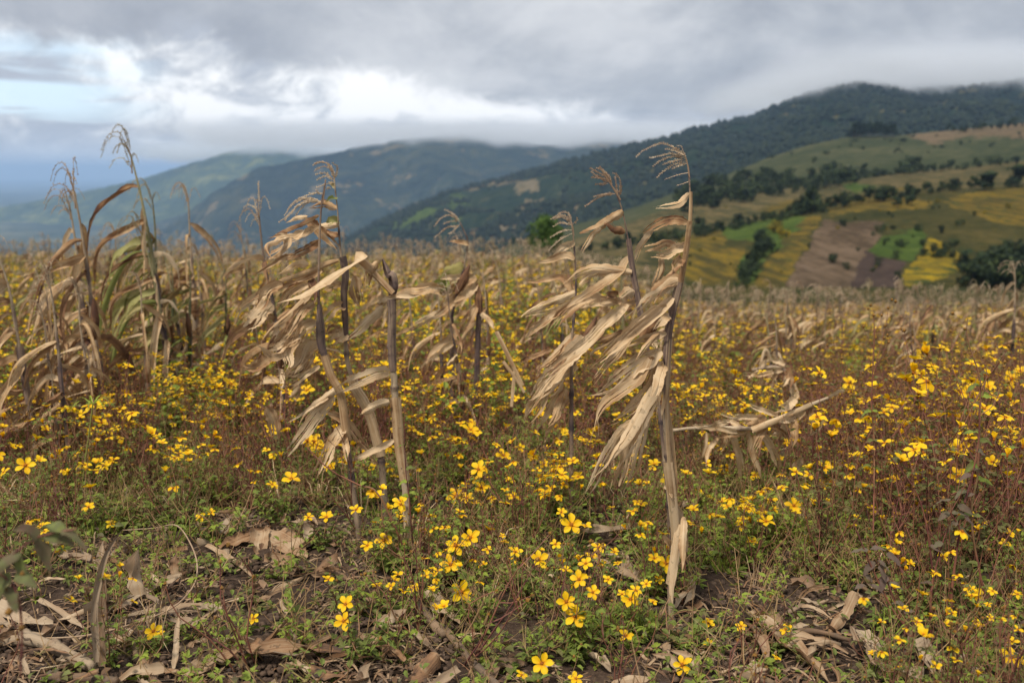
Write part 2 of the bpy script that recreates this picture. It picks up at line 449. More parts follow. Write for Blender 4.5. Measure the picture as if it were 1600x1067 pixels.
def soil_mat():
    m, w = new_mat('soil')
    geo = w.node('ShaderNodeNewGeometry'); p = geo.outputs['Position']
    a = w.noise(p, 2.2, 6, 0.6); b = w.noise(p, 55.0, 6, 0.7); c = w.noise(p, 260.0, 3, 0.6)
    col = w.ramp(w.math('ADD', w.math('MULTIPLY', a, 0.45), w.math('MULTIPLY', b, 0.55)), [(0.36, (0.026, 0.016, 0.011)), (0.5, (0.052, 0.033, 0.022)), (0.64, (0.10, 0.066, 0.044))])
    col = w.mix(w.smooth(c, 0.66, 0.72), col, (0.25, 0.19, 0.13))
    h = w.math('ADD', w.math('MULTIPLY', b, 0.7), w.math('MULTIPLY', c, 0.3))
    bp = w.node('ShaderNodeBump', ins={'Strength': 0.9, 'Distance': 0.012, 'Height': h})
    pr = w.node('ShaderNodeBsdfPrincipled', ins={'Base Color': col, 'Roughness': 0.95, 'Specular IOR Level': 0.15, 'Normal': bp.outputs[0]})
    w.node('ShaderNodeOutputMaterial', ins={'Surface': pr.outputs[0]})
    return m
M_SOIL = soil_mat()

def land_mat(name, stops, s1=0.02, s2=0.25, bump=0.6, speck=None, speck_scale=0.35, speck_lo=0.58, dist=3.0, rows=None):
    """distant ground cover: broad and fine variation with scattered specks of bushes or blossom"""
    m, w = new_mat(name)
    geo = w.node('ShaderNodeNewGeometry'); p = geo.outputs['Position']
    a = w.noise(p, s1, 5, 0.6); b = w.noise(p, s2, 4, 0.65)
    mid = w.noise(p, s1 * 5, 5, 0.7)
    f = w.math('ADD', w.math('MULTIPLY', a, 0.35), w.math('ADD', w.math('MULTIPLY', mid, 0.35), w.math('MULTIPLY', b, 0.3)))
    if rows:
        mp = w.node('ShaderNodeMapping', ins={'Vector': p, 'Rotation': (0, 0, rows), 'Scale': (0.35, 0.03, 0.03)})
        f = w.math('ADD', f, w.math('MULTIPLY', w.math('SUBTRACT', w.noise(mp.outputs[0], 1.0, 2, 0.5), 0.5), 0.7))
    k = [0.40, 0.5, 0.60] if len(stops) == 3 else [0.4, 0.6]
    col = w.ramp(f, list(zip(k, stops)))
    if speck:
        sp = w.smooth(w.noise(p, speck_scale, 4, 0.7), speck_lo, speck_lo + 0.04)
        col = w.mix(sp, col, speck)
    bp = w.node('ShaderNodeBump', ins={'Strength': bump, 'Distance': dist, 'Height': b})
    pr = w.node('ShaderNodeBsdfPrincipled', ins={'Base Color': col, 'Roughness': 1.0, 'Specular IOR Level': 0.0, 'Normal': bp.outputs[0]})
    w.node('ShaderNodeOutputMaterial', ins={'Surface': pr.outputs[0]})
    return m

# ---------------------------------------------------------------- the field's ground
def build_ground():
    xs = np.concatenate([np.linspace(-60, -12, 25), np.linspace(-11, -3.8, 30), np.arange(-3.7, 3.71, 0.028), np.linspace(3.8, 11, 30), np.linspace(12, 60, 25)])
    ys = np.concatenate([np.linspace(-20, 1.0, 16), np.arange(1.5, 6.0, 0.028), np.linspace(6.1, 12, 50), np.linspace(12.5, 46, 60)])
    X, Y = np.meshgrid(xs, ys)
    Z = field_z(X, Y)
    fine = np.clip((9 - Y) / 4, 0, 1)
    Z = Z + fine * (0.030 * fbm(X * 3.1, Y * 3.1, 31, 3) + 0.017 * fbm(X * 14, Y * 14, 41, 3, 0.65))
    V = np.stack([X, Y, Z], -1).reshape(-1, 3); nx, ny = len(xs), len(ys)
    i = np.arange((ny - 1) * (nx - 1)); r = i // (nx - 1); c = i % (nx - 1); a = r * nx + c
    F = np.stack([a, a + 1, a + nx + 1, a + nx], -1)
    me = bpy.data.meshes.new('ground'); me.from_pydata(V.tolist(), [], F.tolist()); me.materials.append(M_SOIL)
    me.polygons.foreach_set('use_smooth', [True] * len(F))
    o = link('ground', me); o['kind'] = 'structure'
build_ground()

# ---------------------------------------------------------------- the landscape beyond the field
def line(pts):
    q = sorted(ut(x, y) for x, y in pts)
    return np.array([a for a, _ in q]), np.array([b for _, b in q])
CRF = [(-600, 520), (0, 505), (560, 480), (700, 450), (800, 418), (900, 398), (1000, 378), (1060, 366), (1160, 350), (1280, 322), (1420, 300), (1600, 290), (2200, 270)]
CRG = [(-600, 520), (0, 500), (400, 480), (700, 440), (800, 408), (850, 388), (950, 358), (1060, 322), (1200, 300), (1300, 287), (1400, 272), (1600, 252), (2200, 235)]
CR1 = [(-600, 510), (0, 490), (400, 440), (560, 440), (700, 415), (800, 384), (850, 368), (900, 350), (1000, 322), (1060, 299), (1130, 275), (1200, 247), (1260, 228), (1320, 215), (1400, 213), (1500, 203), (1600, 192), (1800, 180), (2200, 165)]
M1C = [(-600, 520), (0, 500), (400, 425), (480, 398), (560, 362), (640, 325), (700, 300), (760, 286), (850, 262), (900, 248), (1000, 224), (1080, 205), (1180, 180), (1240, 154), (1290, 136), (1340, 127), (1450, 133), (1540, 124), (1600, 128), (1800, 110), (2200, 120)]
M2C = [(-600, 440), (0, 425), (200, 392), (270, 350), (330, 303), (400, 264), (480, 247), (560, 230), (640, 217), (700, 211), (760, 209), (820, 222), (860, 226), (920, 212), (1000, 205), (1060, 207), (1200, 200), (2200, 200)]
M3C = [(-600, 335), (0, 324), (70, 312), (130, 300), (220, 280), (300, 255), (340, 243), (390, 228), (460, 226), (540, 240), (700, 260), (2200, 270)]
def shift(L, d): return [(x, y + d) for x, y in L]
def mixl(A, B, f, d=0):
    a = line(A); b = line(B)
    us = np.unique(np.concatenate([a[0], b[0]]))
    return us, np.interp(us, *a) * (1 - f) + np.interp(us, *b) * f - d / FPX
LINES = [(46.0, None), (75.0, line([(-600, 640), (800, 560), (1600, 580), (2200, 580)])),
         (150.0, line([(-600, 600), (560, 500), (800, 470), (1000, 466), (1100, 482), (1600, 486), (2200, 490)])),
         (190.0, line([(-600, 570), (560, 490), (760, 440), (850, 418), (1000, 425), (1100, 446), (1600, 455), (2200, 455)])),
         (420.0, line(CRF)), (680.0, line(CRG)), (1100.0, line(CR1)), (1350.0, line(shift(CR1, 26))),
         (1600.0, mixl(CR1, M1C, 0.10, 14)), (3000.0, line(M1C)), (3700.0, line(shift(M1C, 55))),
         (4300.0, mixl(M2C, M2C, 0, 150)), (6000.0, line(M2C)), (7000.0, line(shift(M2C, 60))),
         (7600.0, line(shift(M3C, 75))), (9500.0, line(M3C)), (10800.0, line(shift(M3C, 50))), (12500.0, None), (60000.0, None)]
SEG_ROWS = [8, 8, 16, 110, 60, 56, 8, 10, 96, 6, 6, 60, 6, 4, 40, 5, 5, 16]
UCOLS = np.linspace(-0.75, 0.75, 640)
def land_t(u, D):
    """elevation slope of the land at bearing u and distance D (numpy arrays of equal shape)"""
    u = np.asarray(u, float); D = np.asarray(D, float)
    T = []
    for d, L in LINES:
        if L is not None: T.append(np.interp(u, *L))
        elif d < 100: T.append((field_z(u * d, np.full_like(u, d)) - 0.15 - CAM_H) / d)
        else: T.append(np.full_like(u, -400.0 / d) )
    ds = np.array([d for d, _ in LINES])
    k = np.clip(np.searchsorted(ds, D, side='right') - 1, 0, len(ds) - 2)
    T = np.stack(T, 0); idx = np.arange(u.size).reshape(u.shape)
    Tf = T.reshape(len(ds), -1); kk = k.ravel(); ii = np.arange(kk.size)
    t0 = Tf[kk, ii]; t1 = Tf[kk + 1, ii]
    f = np.log(D.ravel() / ds[kk]) / np.log(ds[kk + 1] / ds[kk])
    # interpolate heights rather than slopes between the measured lines
    z = (t0 * ds[kk]) * (1 - f) + (t1 * ds[kk + 1]) * f
    return z.reshape(u.shape), k, f.reshape(u.shape)
def land_z(u, D):
    z, k, f = land_t(u, D)
    x = u * D
    env = np.sin(np.pi * np.clip(f, 0, 1))
    amp = np.choose(np.clip(k, 0, 17), [0.2, 0.5, 1, 3.0, 3.0, 5, 8, 10, 46, 20, 20, 110, 30, 30, 90, 30, 20, 60])
    sc = np.choose(np.clip(k, 0, 17), [.05, .03, .02, .02, .012, .008, .006, .005, .0028, .003, .003, .0011, .002, .002, .0009, .001, .001, .0003])
    z = z + amp * env * fbm(x * sc, D * sc * 0.7, 77, 5, 0.52)
    rid = np.choose(np.clip(k, 0, 17), [0, 0, 0, 0, 0, 0, 0, 0, 34, 0, 0, 120, 0, 0, 70, 0, 0, 0])
    w = (x + D * 0.35 + 220 * fbm(x * .002, D * .002, 3, 2)) * np.where(k > 10, 0.0016, 0.0034)
    z = z - rid * env * np.abs(((w % 1.0) * 2) - 1)
    # trees and lumps roughen the crests
    cr = np.choose(np.clip(k, 0, 17), [0, 0, 0, 0, 0, 0.8, 0, 0, 7, 0, 0, 10, 0, 0, 14, 0, 0, 0])
    z = z + cr * f * fbm(x * .02, D * 0.003, 11, 3, 0.6)
    return z + CAM_H

def inpoly(px, py, poly):
    c = np.zeros(px.shape, bool); n = len(poly); j = n - 1
    for i in range(n):
        xi, yi = poly[i]; xj, yj = poly[j]
        if yi != yj:
            c ^= ((yi > py) != (yj > py)) & (px < (xj - xi) * (py - yi) / (yj - yi) + xi)
        j = i
    return c
OL = ((0.026, 0.029, 0.013), (0.043, 0.041, 0.016), (0.075, 0.060, 0.022))
LAND = {  # name: (material, outlines measured on the slope)
    'hillside': land_mat('olive_slope', OL, 0.03, 0.3, 0.5, (0.022, 0.034, 0.016), 0.16, 0.60),
    'meadow': land_mat('grass_slope', ((0.026, 0.034, 0.018), (0.044, 0.050, 0.025), (0.075, 0.073, 0.038)), 0.012, 0.12, 0.4, (0.035, 0.052, 0.024), 0.07, 0.63),
    'terrace_field': land_mat('tan_terrace', ((0.036, 0.037, 0.018), (0.068, 0.058, 0.027), (0.12, 0.09, 0.042)), 0.015, 0.15, 0.3, (0.05, 0.06, 0.02), 0.1, 0.62, rows=0.3),
    'yellow_field': land_mat('yellow_crop', ((0.050, 0.042, 0.017), (0.090, 0.066, 0.018), (0.145, 0.098, 0.018)), 0.04, 0.4, 0.4, (0.040, 0.048, 0.018), 0.25, 0.56, rows=-0.45),
    'flower_field': land_mat('yellow_blossom', ((0.10, 0.078, 0.018), (0.18, 0.127, 0.016), (0.28, 0.19, 0.014)), 0.06, 0.5, 0.5, (0.045, 0.055, 0.02), 0.22, 0.54),
    'ploughed_field': land_mat('ploughed_soil', ((0.058, 0.042, 0.027), (0.088, 0.062, 0.040), (0.125, 0.088, 0.058)), 0.05, 0.5, 0.5, (0.05, 0.055, 0.02), 0.2, 0.66, rows=-0.45),
    'bare_field': land_mat('dark_soil', ((0.034, 0.025, 0.021), (0.050, 0.036, 0.030), (0.07, 0.05, 0.04)), 0.05, 0.5, 0.4, (0.05, 0.055, 0.02), 0.2, 0.68),
    'green_field': land_mat('green_crop', ((0.030, 0.048, 0.014), (0.048, 0.072, 0.018), (0.080, 0.105, 0.024)), 0.04, 0.4, 0.4, (0.02, 0.035, 0.012), 0.2, 0.64),
    'brown_slope': land_mat('brown_fallow', ((0.075, 0.058, 0.034), (0.11, 0.08, 0.048), (0.14, 0.10, 0.06)), 0.01, 0.1, 0.4, (0.03, 0.036, 0.018), 0.05, 0.58),
    'mountain': land_mat('forested_slope', ((0.008, 0.016, 0.011), (0.014, 0.025, 0.015), (0.032, 0.042, 0.022)), 0.006, 0.05, 1.0, (0.09, 0.08, 0.035), 0.010, 0.60, 14.0),
    'slope_field': land_mat('high_terrace', ((0.07, 0.06, 0.03), (0.12, 0.095, 0.055), (0.15, 0.12, 0.07)), 0.01, 0.1, 0.3),
    'far_mountain': land_mat('far_slope', ((0.010, 0.018, 0.016), (0.020, 0.031, 0.022), (0.05, 0.054, 0.030)), 0.0012, 0.012, 1.0, (0.14, 0.11, 0.06), 0.0042, 0.60, 40.0),
    'far_ridge': land_mat('sunlit_ridge', ((0.018, 0.035, 0.022), (0.045, 0.065, 0.028), (0.13, 0.135, 0.045)), 0.0010, 0.010, 1.0, (0.03, 0.05, 0.03), 0.006, 0.58, 40.0),
    'lowland': land_mat('valley_floor', ((0.02, 0.032, 0.03), (0.035, 0.05, 0.035), (0.16, 0.15, 0.09)), 0.00035, 0.004, 0.2, None),
}
PATCH = [('terrace_field', [(560, 440), (820, 392), (900, 396), (1060, 372), (1160, 352), (1060, 420), (960, 455), (700, 470)], 3),
         ('terrace_field', None, 4), ('green_field', [(1312, 287), (1330, 283), (1358, 286), (1372, 294), (1331, 301)], 4),
         ('yellow_field', [(1190, 325), (1260, 308), (1300, 312), (1430, 290), (1420, 298), (1280, 321), (1200, 338)], 4),
         ('yellow_field', [(1060, 372), (1130, 362), (1140, 385), (1185, 395), (1150, 440), (1040, 450)], 3),
         ('green_field', [(1120, 352), (1222, 340), (1232, 352), (1190, 376), (1135, 372)], 3),
         ('green_field', [(1222, 340), (1262, 340), (1200, 402), (1172, 445), (1150, 445), (1160, 400), (1230, 352)], 3),
         ('yellow_field', [(1259, 341), (1288, 336), (1222, 450), (1166, 450)], 3),
         ('ploughed_field', [(1288, 346), (1381, 350), (1341, 417), (1331, 450), (1222, 450)], 3),
         ('bare_field', [(1352, 392), (1416, 410), (1403, 450), (1329, 450), (1340, 417)], 3),
         ('green_field', [(1377, 367), (1438, 356), (1448, 381), (1434, 403), (1416, 408), (1354, 391)], 3),
         ('flower_field', [(1450, 371), (1480, 384), (1518, 408), (1482, 432), (1416, 452), (1412, 430), (1427, 411), (1445, 396)], 3),
         ('yellow_field', [(1466, 312), (1500, 303), (1573, 293), (1640, 297), (1640, 362), (1551, 346), (1498, 326)], 3),
         ('yellow_field', [(1290, 322), (1400, 306), (1460, 312), (1440, 326), (1330, 332), (1300, 342)], 3),
         ('meadow', None, 5), ('brown_slope', [(1416, 213), (1487, 200), (1560, 196), (1700, 180), (1700, 222), (1520, 214), (1460, 226)], 5),
         ('slope_field', [(820, 313), (850, 311), (842, 345), (818, 348)], 8), ('slope_field', [(806, 284), (842, 282), (844, 298), (804, 300)], 8),
         ('slope_field', [(780, 345), (812, 340), (806, 372), (764, 376)], 8), ('slope_field', [(712, 290), (760, 283), (800, 278), (806, 284), (730, 297)], 8),
         ('slope_field', [(893, 308), (915, 306), (912, 332), (890, 336)], 8), ('green_field', [(600, 345), (660, 322), (690, 330), (620, 362)], 8),
         ('green_field', [(705, 306), (730, 304), (722, 345), (700, 350)], 8), ('slope_field', [(1585, 192), (1600, 186), (1760, 170), (1760, 196), (1590, 200)], 8),
         ('yellow_field', [(850, 342), (900, 350), (880, 372), (800, 380)], 8)]
def build_land():
    ds = [d for d, _ in LINES]; rows = []
    for i in range(len(ds) - 1):
        rows += list(np.exp(np.linspace(math.log(ds[i]), math.log(ds[i + 1]), SEG_ROWS[i], endpoint=False)))
    rows.append(ds[-1]); rows = np.array(rows)
    U, D = np.meshgrid(UCOLS, rows); Z = land_z(U, D * 0.999999)
    V = np.stack([U * D, D, Z], -1).reshape(-1, 3); nx, ny = len(UCOLS), len(rows)
    r, c = np.divmod(np.arange((ny - 1) * (nx - 1)), nx - 1); a = r * nx + c
    F = np.stack([a, a + 1, a + nx + 1, a + nx], -1)
    ctr = V[F].mean(1); Dc = ctr[:, 1]; k = np.clip(np.searchsorted(ds, Dc, side='right') - 1, 0, len(ds) - 2)
    # the measured outlines of the fields, carried back to the slope
    cx = ctr[:, 0] / Dc; ct = (ctr[:, 2] - CAM_H) / Dc
    fy = CP - ct * SP; b = (ct * CP + SP) / fy
    ppx = 800 + FPX * cx / fy; ppy = 533.5 - FPX * b
    ppx = ppx + 15.0 * fbm(ctr[:, 0] * .05, Dc * .05, 8, 5, .7); ppy = ppy + 8.0 * fbm(ctr[:, 0] * .06, Dc * .06, 9, 5, .7)
    names = list(LAND); cls = np.zeros(len(F), int)
    for lo, hi, nm in ((0, 8, 'hillside'), (8, 11, 'mountain'), (11, 14, 'far_mountain'), (14, 16, 'far_ridge'), (16, 99, 'lowland')):
        cls[(k >= lo) & (k < hi)] = names.index(nm)
    for nm, poly, seg in PATCH:
        s = (k == seg)
        if poly: s &= inpoly(ppx, ppy, poly)
        cls[s] = names.index(nm)
    for i, nm in enumerate(names):
        f = F[cls == i]
        if not len(f): continue
        used, inv = np.unique(f, return_inverse=True)
        me = bpy.data.meshes.new(nm); me.from_pydata(V[used].tolist(), [], inv.reshape(-1, 4).tolist()); me.materials.append(LAND[nm])
        me.polygons.foreach_set('use_smooth', [True] * len(f)); o = link(nm, me); o['kind'] = 'structure'
    # the plain all the way round, far below
    R = 62000; me = bpy.data.meshes.new('plain')
    ring = [(R * math.cos(a), R * math.sin(a), -430) for a in np.linspace(0, 2 * math.pi, 65)[:-1]]
    me.from_pydata(ring, [], [tuple(range(64))]); me.materials.append(LAND['lowland']); o = link('plain', me); o['kind'] = 'structure'
build_land()

# ---------------------------------------------------------------- haze and the mist on the summits
HAZE_DENSITY = 6.0e-5
def build_haze():
    m, w = new_mat('haze')
    v = w.node('ShaderNodeVolumePrincipled', ins={'Color': (0.42, 0.61, 0.90, 1), 'Density': HAZE_DENSITY, 'Anisotropy': 0.0})
    w.node('ShaderNodeOutputMaterial', ins={'Volume': v.outputs[0]})
    R = 63000; z0, z1 = -460, 350
    vs = [(x, y, z) for z in (z0, z1) for x, y in ((-R, -R), (R, -R), (R, R), (-R, R))]
    me = bpy.data.meshes.new('haze'); me.from_pydata(vs, [], [(3, 2, 1, 0), (4, 5, 6, 7), (0, 1, 5, 4), (1, 2, 6, 5), (2, 3, 7, 6), (3, 0, 4, 7)])
    me.materials.append(m); o = link('haze', me); o['kind'] = 'stuff'
build_haze()

def mist_bank(u0, u1, D, zb, zt, depth, dens, seed, scale):
    """low cloud lying on a summit: denser upwards and ragged below"""
    m, w = new_mat('mist')
    geo = w.node('ShaderNodeTexCoord'); sp = w.node('ShaderNodeSeparateXYZ', ins={0: geo.outputs['Object']})
    n = w.noise(geo.outputs['Object'], scale, 4, 0.6)
    H = zt - zb
    h = w.math('ADD', w.math('DIVIDE', sp.outputs[2], H), w.math('MULTIPLY', w.math('SUBTRACT', n, 0.5), 1.5))
    g = w.smooth(h, 0.12, 0.5)
    wd2 = (u1 - u0) * D / 2
    ex = w.smooth(w.math('ABSOLUTE', w.math('DIVIDE', sp.outputs[0], wd2)), 1.0, 0.55)
    tp = w.smooth(w.math('DIVIDE', sp.outputs[2], H), 1.0, 0.35)
    d = w.math('MULTIPLY', w.math('MULTIPLY', w.math('MULTIPLY', g, ex), tp), dens)
    v = w.node('ShaderNodeVolumePrincipled', ins={'Color': (0.93, 0.95, 0.98, 1), 'Density': d, 'Anisotropy': 0.2})
    w.node('ShaderNodeOutputMaterial', ins={'Volume': v.outputs[0]})
    cx = (u0 + u1) / 2 * D; hx = wd2
    vs = [(x, y, z) for z in (0, H) for x, y in ((-hx, -depth / 2), (hx, -depth / 2), (hx, depth / 2), (-hx, depth / 2))]
    me = bpy.data.meshes.new('summit_mist'); me.from_pydata(vs, [], [(3, 2, 1, 0), (4, 5, 6, 7), (0, 1, 5, 4), (1, 2, 6, 5), (2, 3, 7, 6), (3, 0, 4, 7)])
    me.materials.append(m); o = link('summit_mist', me, None, (cx, D, zb)); o['kind'] = 'stuff'
def zat(py, D): return CAM_H + ut(800, py)[1] * D
MIST = True
if MIST:
    mist_bank(0.19, 0.76, 3000, zat(172, 3000), zat(96, 3000), 1500, 0.0110, 1, 0.006)
    mist_bank(-0.36, 0.32, 6000, zat(238, 6000), zat(188, 6000), 1900, 0.0048, 2, 0.003)
    mist_bank(-0.40, 0.00, 9500, zat(258, 9500), zat(214, 9500), 1000, 0.0055, 3, 0.002)

# ---------------------------------------------------------------- distant trees
def crown_mesh(rng, h, r, n=260, leaf=0.10, base=0.25, conic=0.0, lobes=7):
    """leaf clumps through the volume of an uneven crown; unit height h, half width r"""
    mb = MB(); L = []
    for i in range(lobes):
        a = rng.random() * 6.28; k = rng.random(); z = h * (base + (1 - base) * (0.2 + 0.72 * k)); rr = r * (0.62 - conic * 0.5 * k) * math.sqrt(rng.random())
        L.append((rr * math.cos(a), rr * math.sin(a), z, r * rng.uniform(0.34, 0.58) * (1 - conic * k * 0.7)))
    for i in range(n):
        cx, cy, cz, cr = rng.choice(L)
        d = Vector((rng.gauss(0, 1), rng.gauss(0, 1), rng.gauss(0, 0.8))).normalized() * cr * rng.uniform(0.55, 1.08)
        p = Vector((cx, cy, cz)) + d; p.z = max(p.z, h * base * 0.7)
        nrm = (d.normalized() + Vector((rng.gauss(0, .5), rng.gauss(0, .5), rng.gauss(0.3, .5)))).normalized()
        a = nrm.orthogonal().normalized(); b = nrm.cross(a); s = leaf * rng.uniform(0.6, 1.3)
        q = [p + a * s * math.cos(t + rng.uniform(-.3, .3)) + b * s * math.sin(t) * rng.uniform(.6, 1) + nrm * rng.uniform(-.25, .25) * s for t in (0, 1.25, 2.5, 3.8, 5.0)]
        v = rng.uniform(0.0, 1.0)
        mb.add([p + nrm * s * 0.3] + q, [(0, 1, 2), (0, 2, 3), (0, 3, 4), (0, 4, 5), (0, 5, 1)], None, (v, 0, 0))
    return mb
def trunk_mesh(rng, h, r):
    mb = MB()
    tube(mb, [(0, 0, -0.08 * h), (rng.uniform(-.02, .02) * h, 0, h * 0.35), (0, rng.uniform(-.03, .03) * h, h * 0.8)], [r, r * 0.75, r * 0.25], 7, 6, (0.5, 0, 0))
    for i in range(5):
        a = rng.random() * 6.28; z = h * rng.uniform(0.25, 0.55)
        tube(mb, [(0, 0, z), (math.cos(a) * h * .12, math.sin(a) * h * .12, z + h * .1), (math.cos(a) * h * .24, math.sin(a) * h * .24, z + h * .26)], [r * 0.5, r * 0.15], 5, 4, (0.5, 0, 0))
    return mb
def foliage_mat(name, a, b, c):
    m, w = new_mat(name)
    at = w.node('ShaderNodeAttribute', attribute_name='var'); oi = w.node('ShaderNodeObjectInfo')
    sp = w.node('ShaderNodeSeparateColor', ins={0: at.outputs['Color']})
    f = w.math('ADD', w.math('MULTIPLY', sp.outputs[0], 0.7), w.math('MULTIPLY', oi.outputs['Random'], 0.3))
    col = w.ramp(f, [(0.1, a), (0.55, b), (1.0, c)])
    pr = w.node('ShaderNodeBsdfPrincipled', ins={'Base Color': col, 'Roughness': 0.85, 'Specular IOR Level': 0.15})
    tr = w.node('ShaderNodeBsdfTranslucent', ins={'Color': col})
    mx = w.node('ShaderNodeMixShader', ins={0: 0.2, 1: pr.outputs[0], 2: tr.outputs[0]})
    w.node('ShaderNodeOutputMaterial', ins={'Surface': mx.outputs[0]})
    return m
M_FOL = foliage_mat('dark_foliage', (0.010, 0.018, 0.011), (0.024, 0.038, 0.017), (0.078, 0.100, 0.032))
M_FOL2 = foliage_mat('bright_foliage', (0.030, 0.060, 0.014), (0.065, 0.115, 0.022), (0.12, 0.18, 0.035))
M_PINE = foliage_mat('pine_foliage', (0.008, 0.016, 0.011), (0.014, 0.026, 0.015), (0.026, 0.040, 0.02))
M_YBUSH = foliage_mat('yellow_foliage', (0.06, 0.06, 0.015), (0.16, 0.125, 0.015), (0.34, 0.24, 0.012))
M_BARK = plain_mat('bark', (0.05, 0.04, 0.03), (0.11, 0.09, 0.07), 3.0)
def land_at(u, D): return float(land_z(np.array([u]), np.array([float(D)]))[0])
def on_land(px, py, lo=60, hi=1150):
    """first point of the slope met by the line of sight through a measured point"""
    u, t = ut(px, py); ds = np.exp(np.linspace(math.log(lo), math.log(hi), 400))
    z = land_z(np.full_like(ds, u), ds); s = CAM_H + t * ds
    hit = np.where(z >= s)[0]
    D = ds[hit[0]] if len(hit) else hi
    return Vector((u * D, D, land_at(u, D)))
def build_trees():
    rng = random.Random(21)
    var = {}
    for k, (m, cn, w, base) in {'broadleaf': (M_FOL, 0.1, 0.50, 0.16), 'bright': (M_FOL2, 0.1, 0.52, 0.12), 'pine': (M_PINE, 0.75, 0.26, 0.16), 'bush': (M_FOL, 0, 0.75, 0.02), 'ybush': (M_YBUSH, 0, 0.75, 0.02)}.items():
        var[k] = []
        for i in range(4):
            c = crown_mesh(rng, 1.0, w, 230, 0.085, base, cn, 8).mesh('crown', m, False); t = trunk_mesh(rng, 1.0, 0.022).mesh('trunk', M_BARK)
            var[k].append((c, t))
    def tree(kind, px, py, hpx, label, group=None, wide=1.0, name=None):
        p = on_land(px, py); h = hpx / FPX * p.y
        nm = name or {'broadleaf': 'broadleaf_tree', 'bright': 'broadleaf_tree', 'pine': 'pine_tree', 'bush': 'bush', 'ybush': 'flowering_bush'}[kind]
        e = empty(nm, p, rng.random() * 6.28, (h * wide, h * wide, h)); c, t = rng.choice(var[kind])
        tag(e, label, 'bush' if 'bush' in kind else 'tree', group); link('crown', c, e); link('trunk', t, e)
        return e
    def hedge(pts, n, hr, label, group, kinds=('broadleaf', 'broadleaf', 'bush'), jit=4):
        for i in range(n):
            t = (i + rng.uniform(0.1, 0.9)) / n * (len(pts) - 1); k = min(int(t), len(pts) - 2); f = t - k
            x = pts[k][0] * (1 - f) + pts[k + 1][0] * f; y = pts[k][1] * (1 - f) + pts[k + 1][1] * f
            tree(rng.choice(kinds), x, y + rng.uniform(-jit, jit) * .5, rng.uniform(*hr), label, group, rng.uniform(0.8, 1.3))
    hedge([(1085, 372), (1130, 362), (1200, 348), (1260, 336)], 20, (9, 19), 'small dark tree in the lower hedgerow across the far slope', 'trees of the lower hedgerow')
    hedge([(1240, 338), (1270, 334), (1330, 322), (1400, 312)], 18, (12, 26), 'dark tree in the middle of the hedgerow above the ploughed field', 'trees above the ploughed field', jit=3)
    hedge([(1400, 312), (1450, 304), (1500, 298), (1600, 292)], 15, (9, 20), 'dark tree in the hedgerow above the upper yellow field', 'trees above the upper yellow field')
    for x, y, h, w, l in ((1271, 333, 40, .75, 'tall slim dark tree rising above the hedgerow beside the yellow strip field'), (1424, 322, 30, .8, 'dark slim tree standing below the hedgerow at the corner of the olive slope'),
                          (1402, 325, 16, 1.4, 'round grey-green bush on the olive slope below the hedgerow'), (1374, 315, 20, 1.3, 'rounded dark tree in the hedgerow left of the slim tree'),
                          (1540, 298, 27, 1.7, 'broad dark tree at the upper edge of the yellow field'), (1590, 292, 32, 1.3, 'dark tree at the right end of the hedgerow above the yellow field'),
                          (1423, 270, 24, 1.9, 'broad dark tree clump on the upper hedge below the grassy hill'), (1349, 271, 14, 1.0, 'lone round tree between the grassy hill and the upper hedge'),
                          (1096, 362, 22, 1.3, 'dark spreading tree right beside the tallest dry stalk on the far slope'), (1152, 352, 18, 1.4, 'dark tree left of the green patch in the lower hedgerow')):
        tree('broadleaf', x, y, h, l, None, w)
    hedge([(1065, 330), (1120, 318), (1200, 302), (1290, 290), (1330, 284)], 62, (12, 26), 'dark tree in the wooded belt under the grassy hill', 'trees of the wooded belt', jit=16)
    hedge([(1060, 312), (1100, 300), (1160, 290), (1240, 286)], 30, (12, 22), 'dark tree in the wooded belt under the grassy hill', 'trees of the wooded belt', jit=12)
    hedge([(1330, 284), (1400, 274), (1480, 268), (1600, 254)], 30, (7, 15), 'small dark tree in the hedge between the tan strip and grassy hill', 'trees of the upper hedge')
    hedge([(1326, 215), (1345, 216), (1370, 216), (1398, 216)], 26, (17, 26), 'tall dark pine in the grove on top of the grassy hill', 'pines of the hilltop grove', ('pine',), 3)
    hedge([(1480, 208), (1530, 207), (1600, 198)], 14, (8, 16), 'dark tree on the brown hilltop at the right edge', 'trees on the brown hilltop', ('broadleaf', 'pine'), 6)
    for x, y in ((1300, 410), (1302, 402), (1372, 414), (1322, 418), (1365, 366), (1385, 376), (1318, 352), (1376, 360), (1408, 385), (1440, 398), (1400, 402), (1455, 392), (1480, 388), (1395, 356), (1473, 362), (1500, 350), (1435, 360), (1492, 384), (1404, 432), (1240, 300), (1272, 252), (1300, 262)):
        tree('bush', x, y + 3, rng.uniform(6, 13), 'small dark bush standing alone in the fields of the far slope', 'lone bushes of the far slope', rng.uniform(.8, 1.2))
    for i in range(55):
        x = rng.uniform(1065, 1600); y = rng.uniform(0, 1) ** .8 * 120 + 322 - (x - 1060) * .05
        tree(rng.choice(('bush', 'bush', 'broadleaf', 'ybush')), x, y, rng.uniform(3, 8), 'tiny bush or tree dotted over the fields of the far slope', 'tiny bushes dotted over the far slope', rng.uniform(.9, 1.6))
    for i in range(40):
        x = rng.uniform(1150, 1600); y = rng.uniform(222, 250) - (x - 1150) * .03
        tree('bush', x, y, rng.uniform(2.5, 6), 'tiny bush on the grassy hill', 'tiny bushes on the grassy hill', rng.uniform(.9, 1.6))
    hedge([(1185, 378), (1200, 395), (1180, 412), (1168, 432), (1160, 446)], 22, (14, 26), 'dark green tree in the wooded gully left of the yellow strip', 'trees of the wooded gully', jit=14)
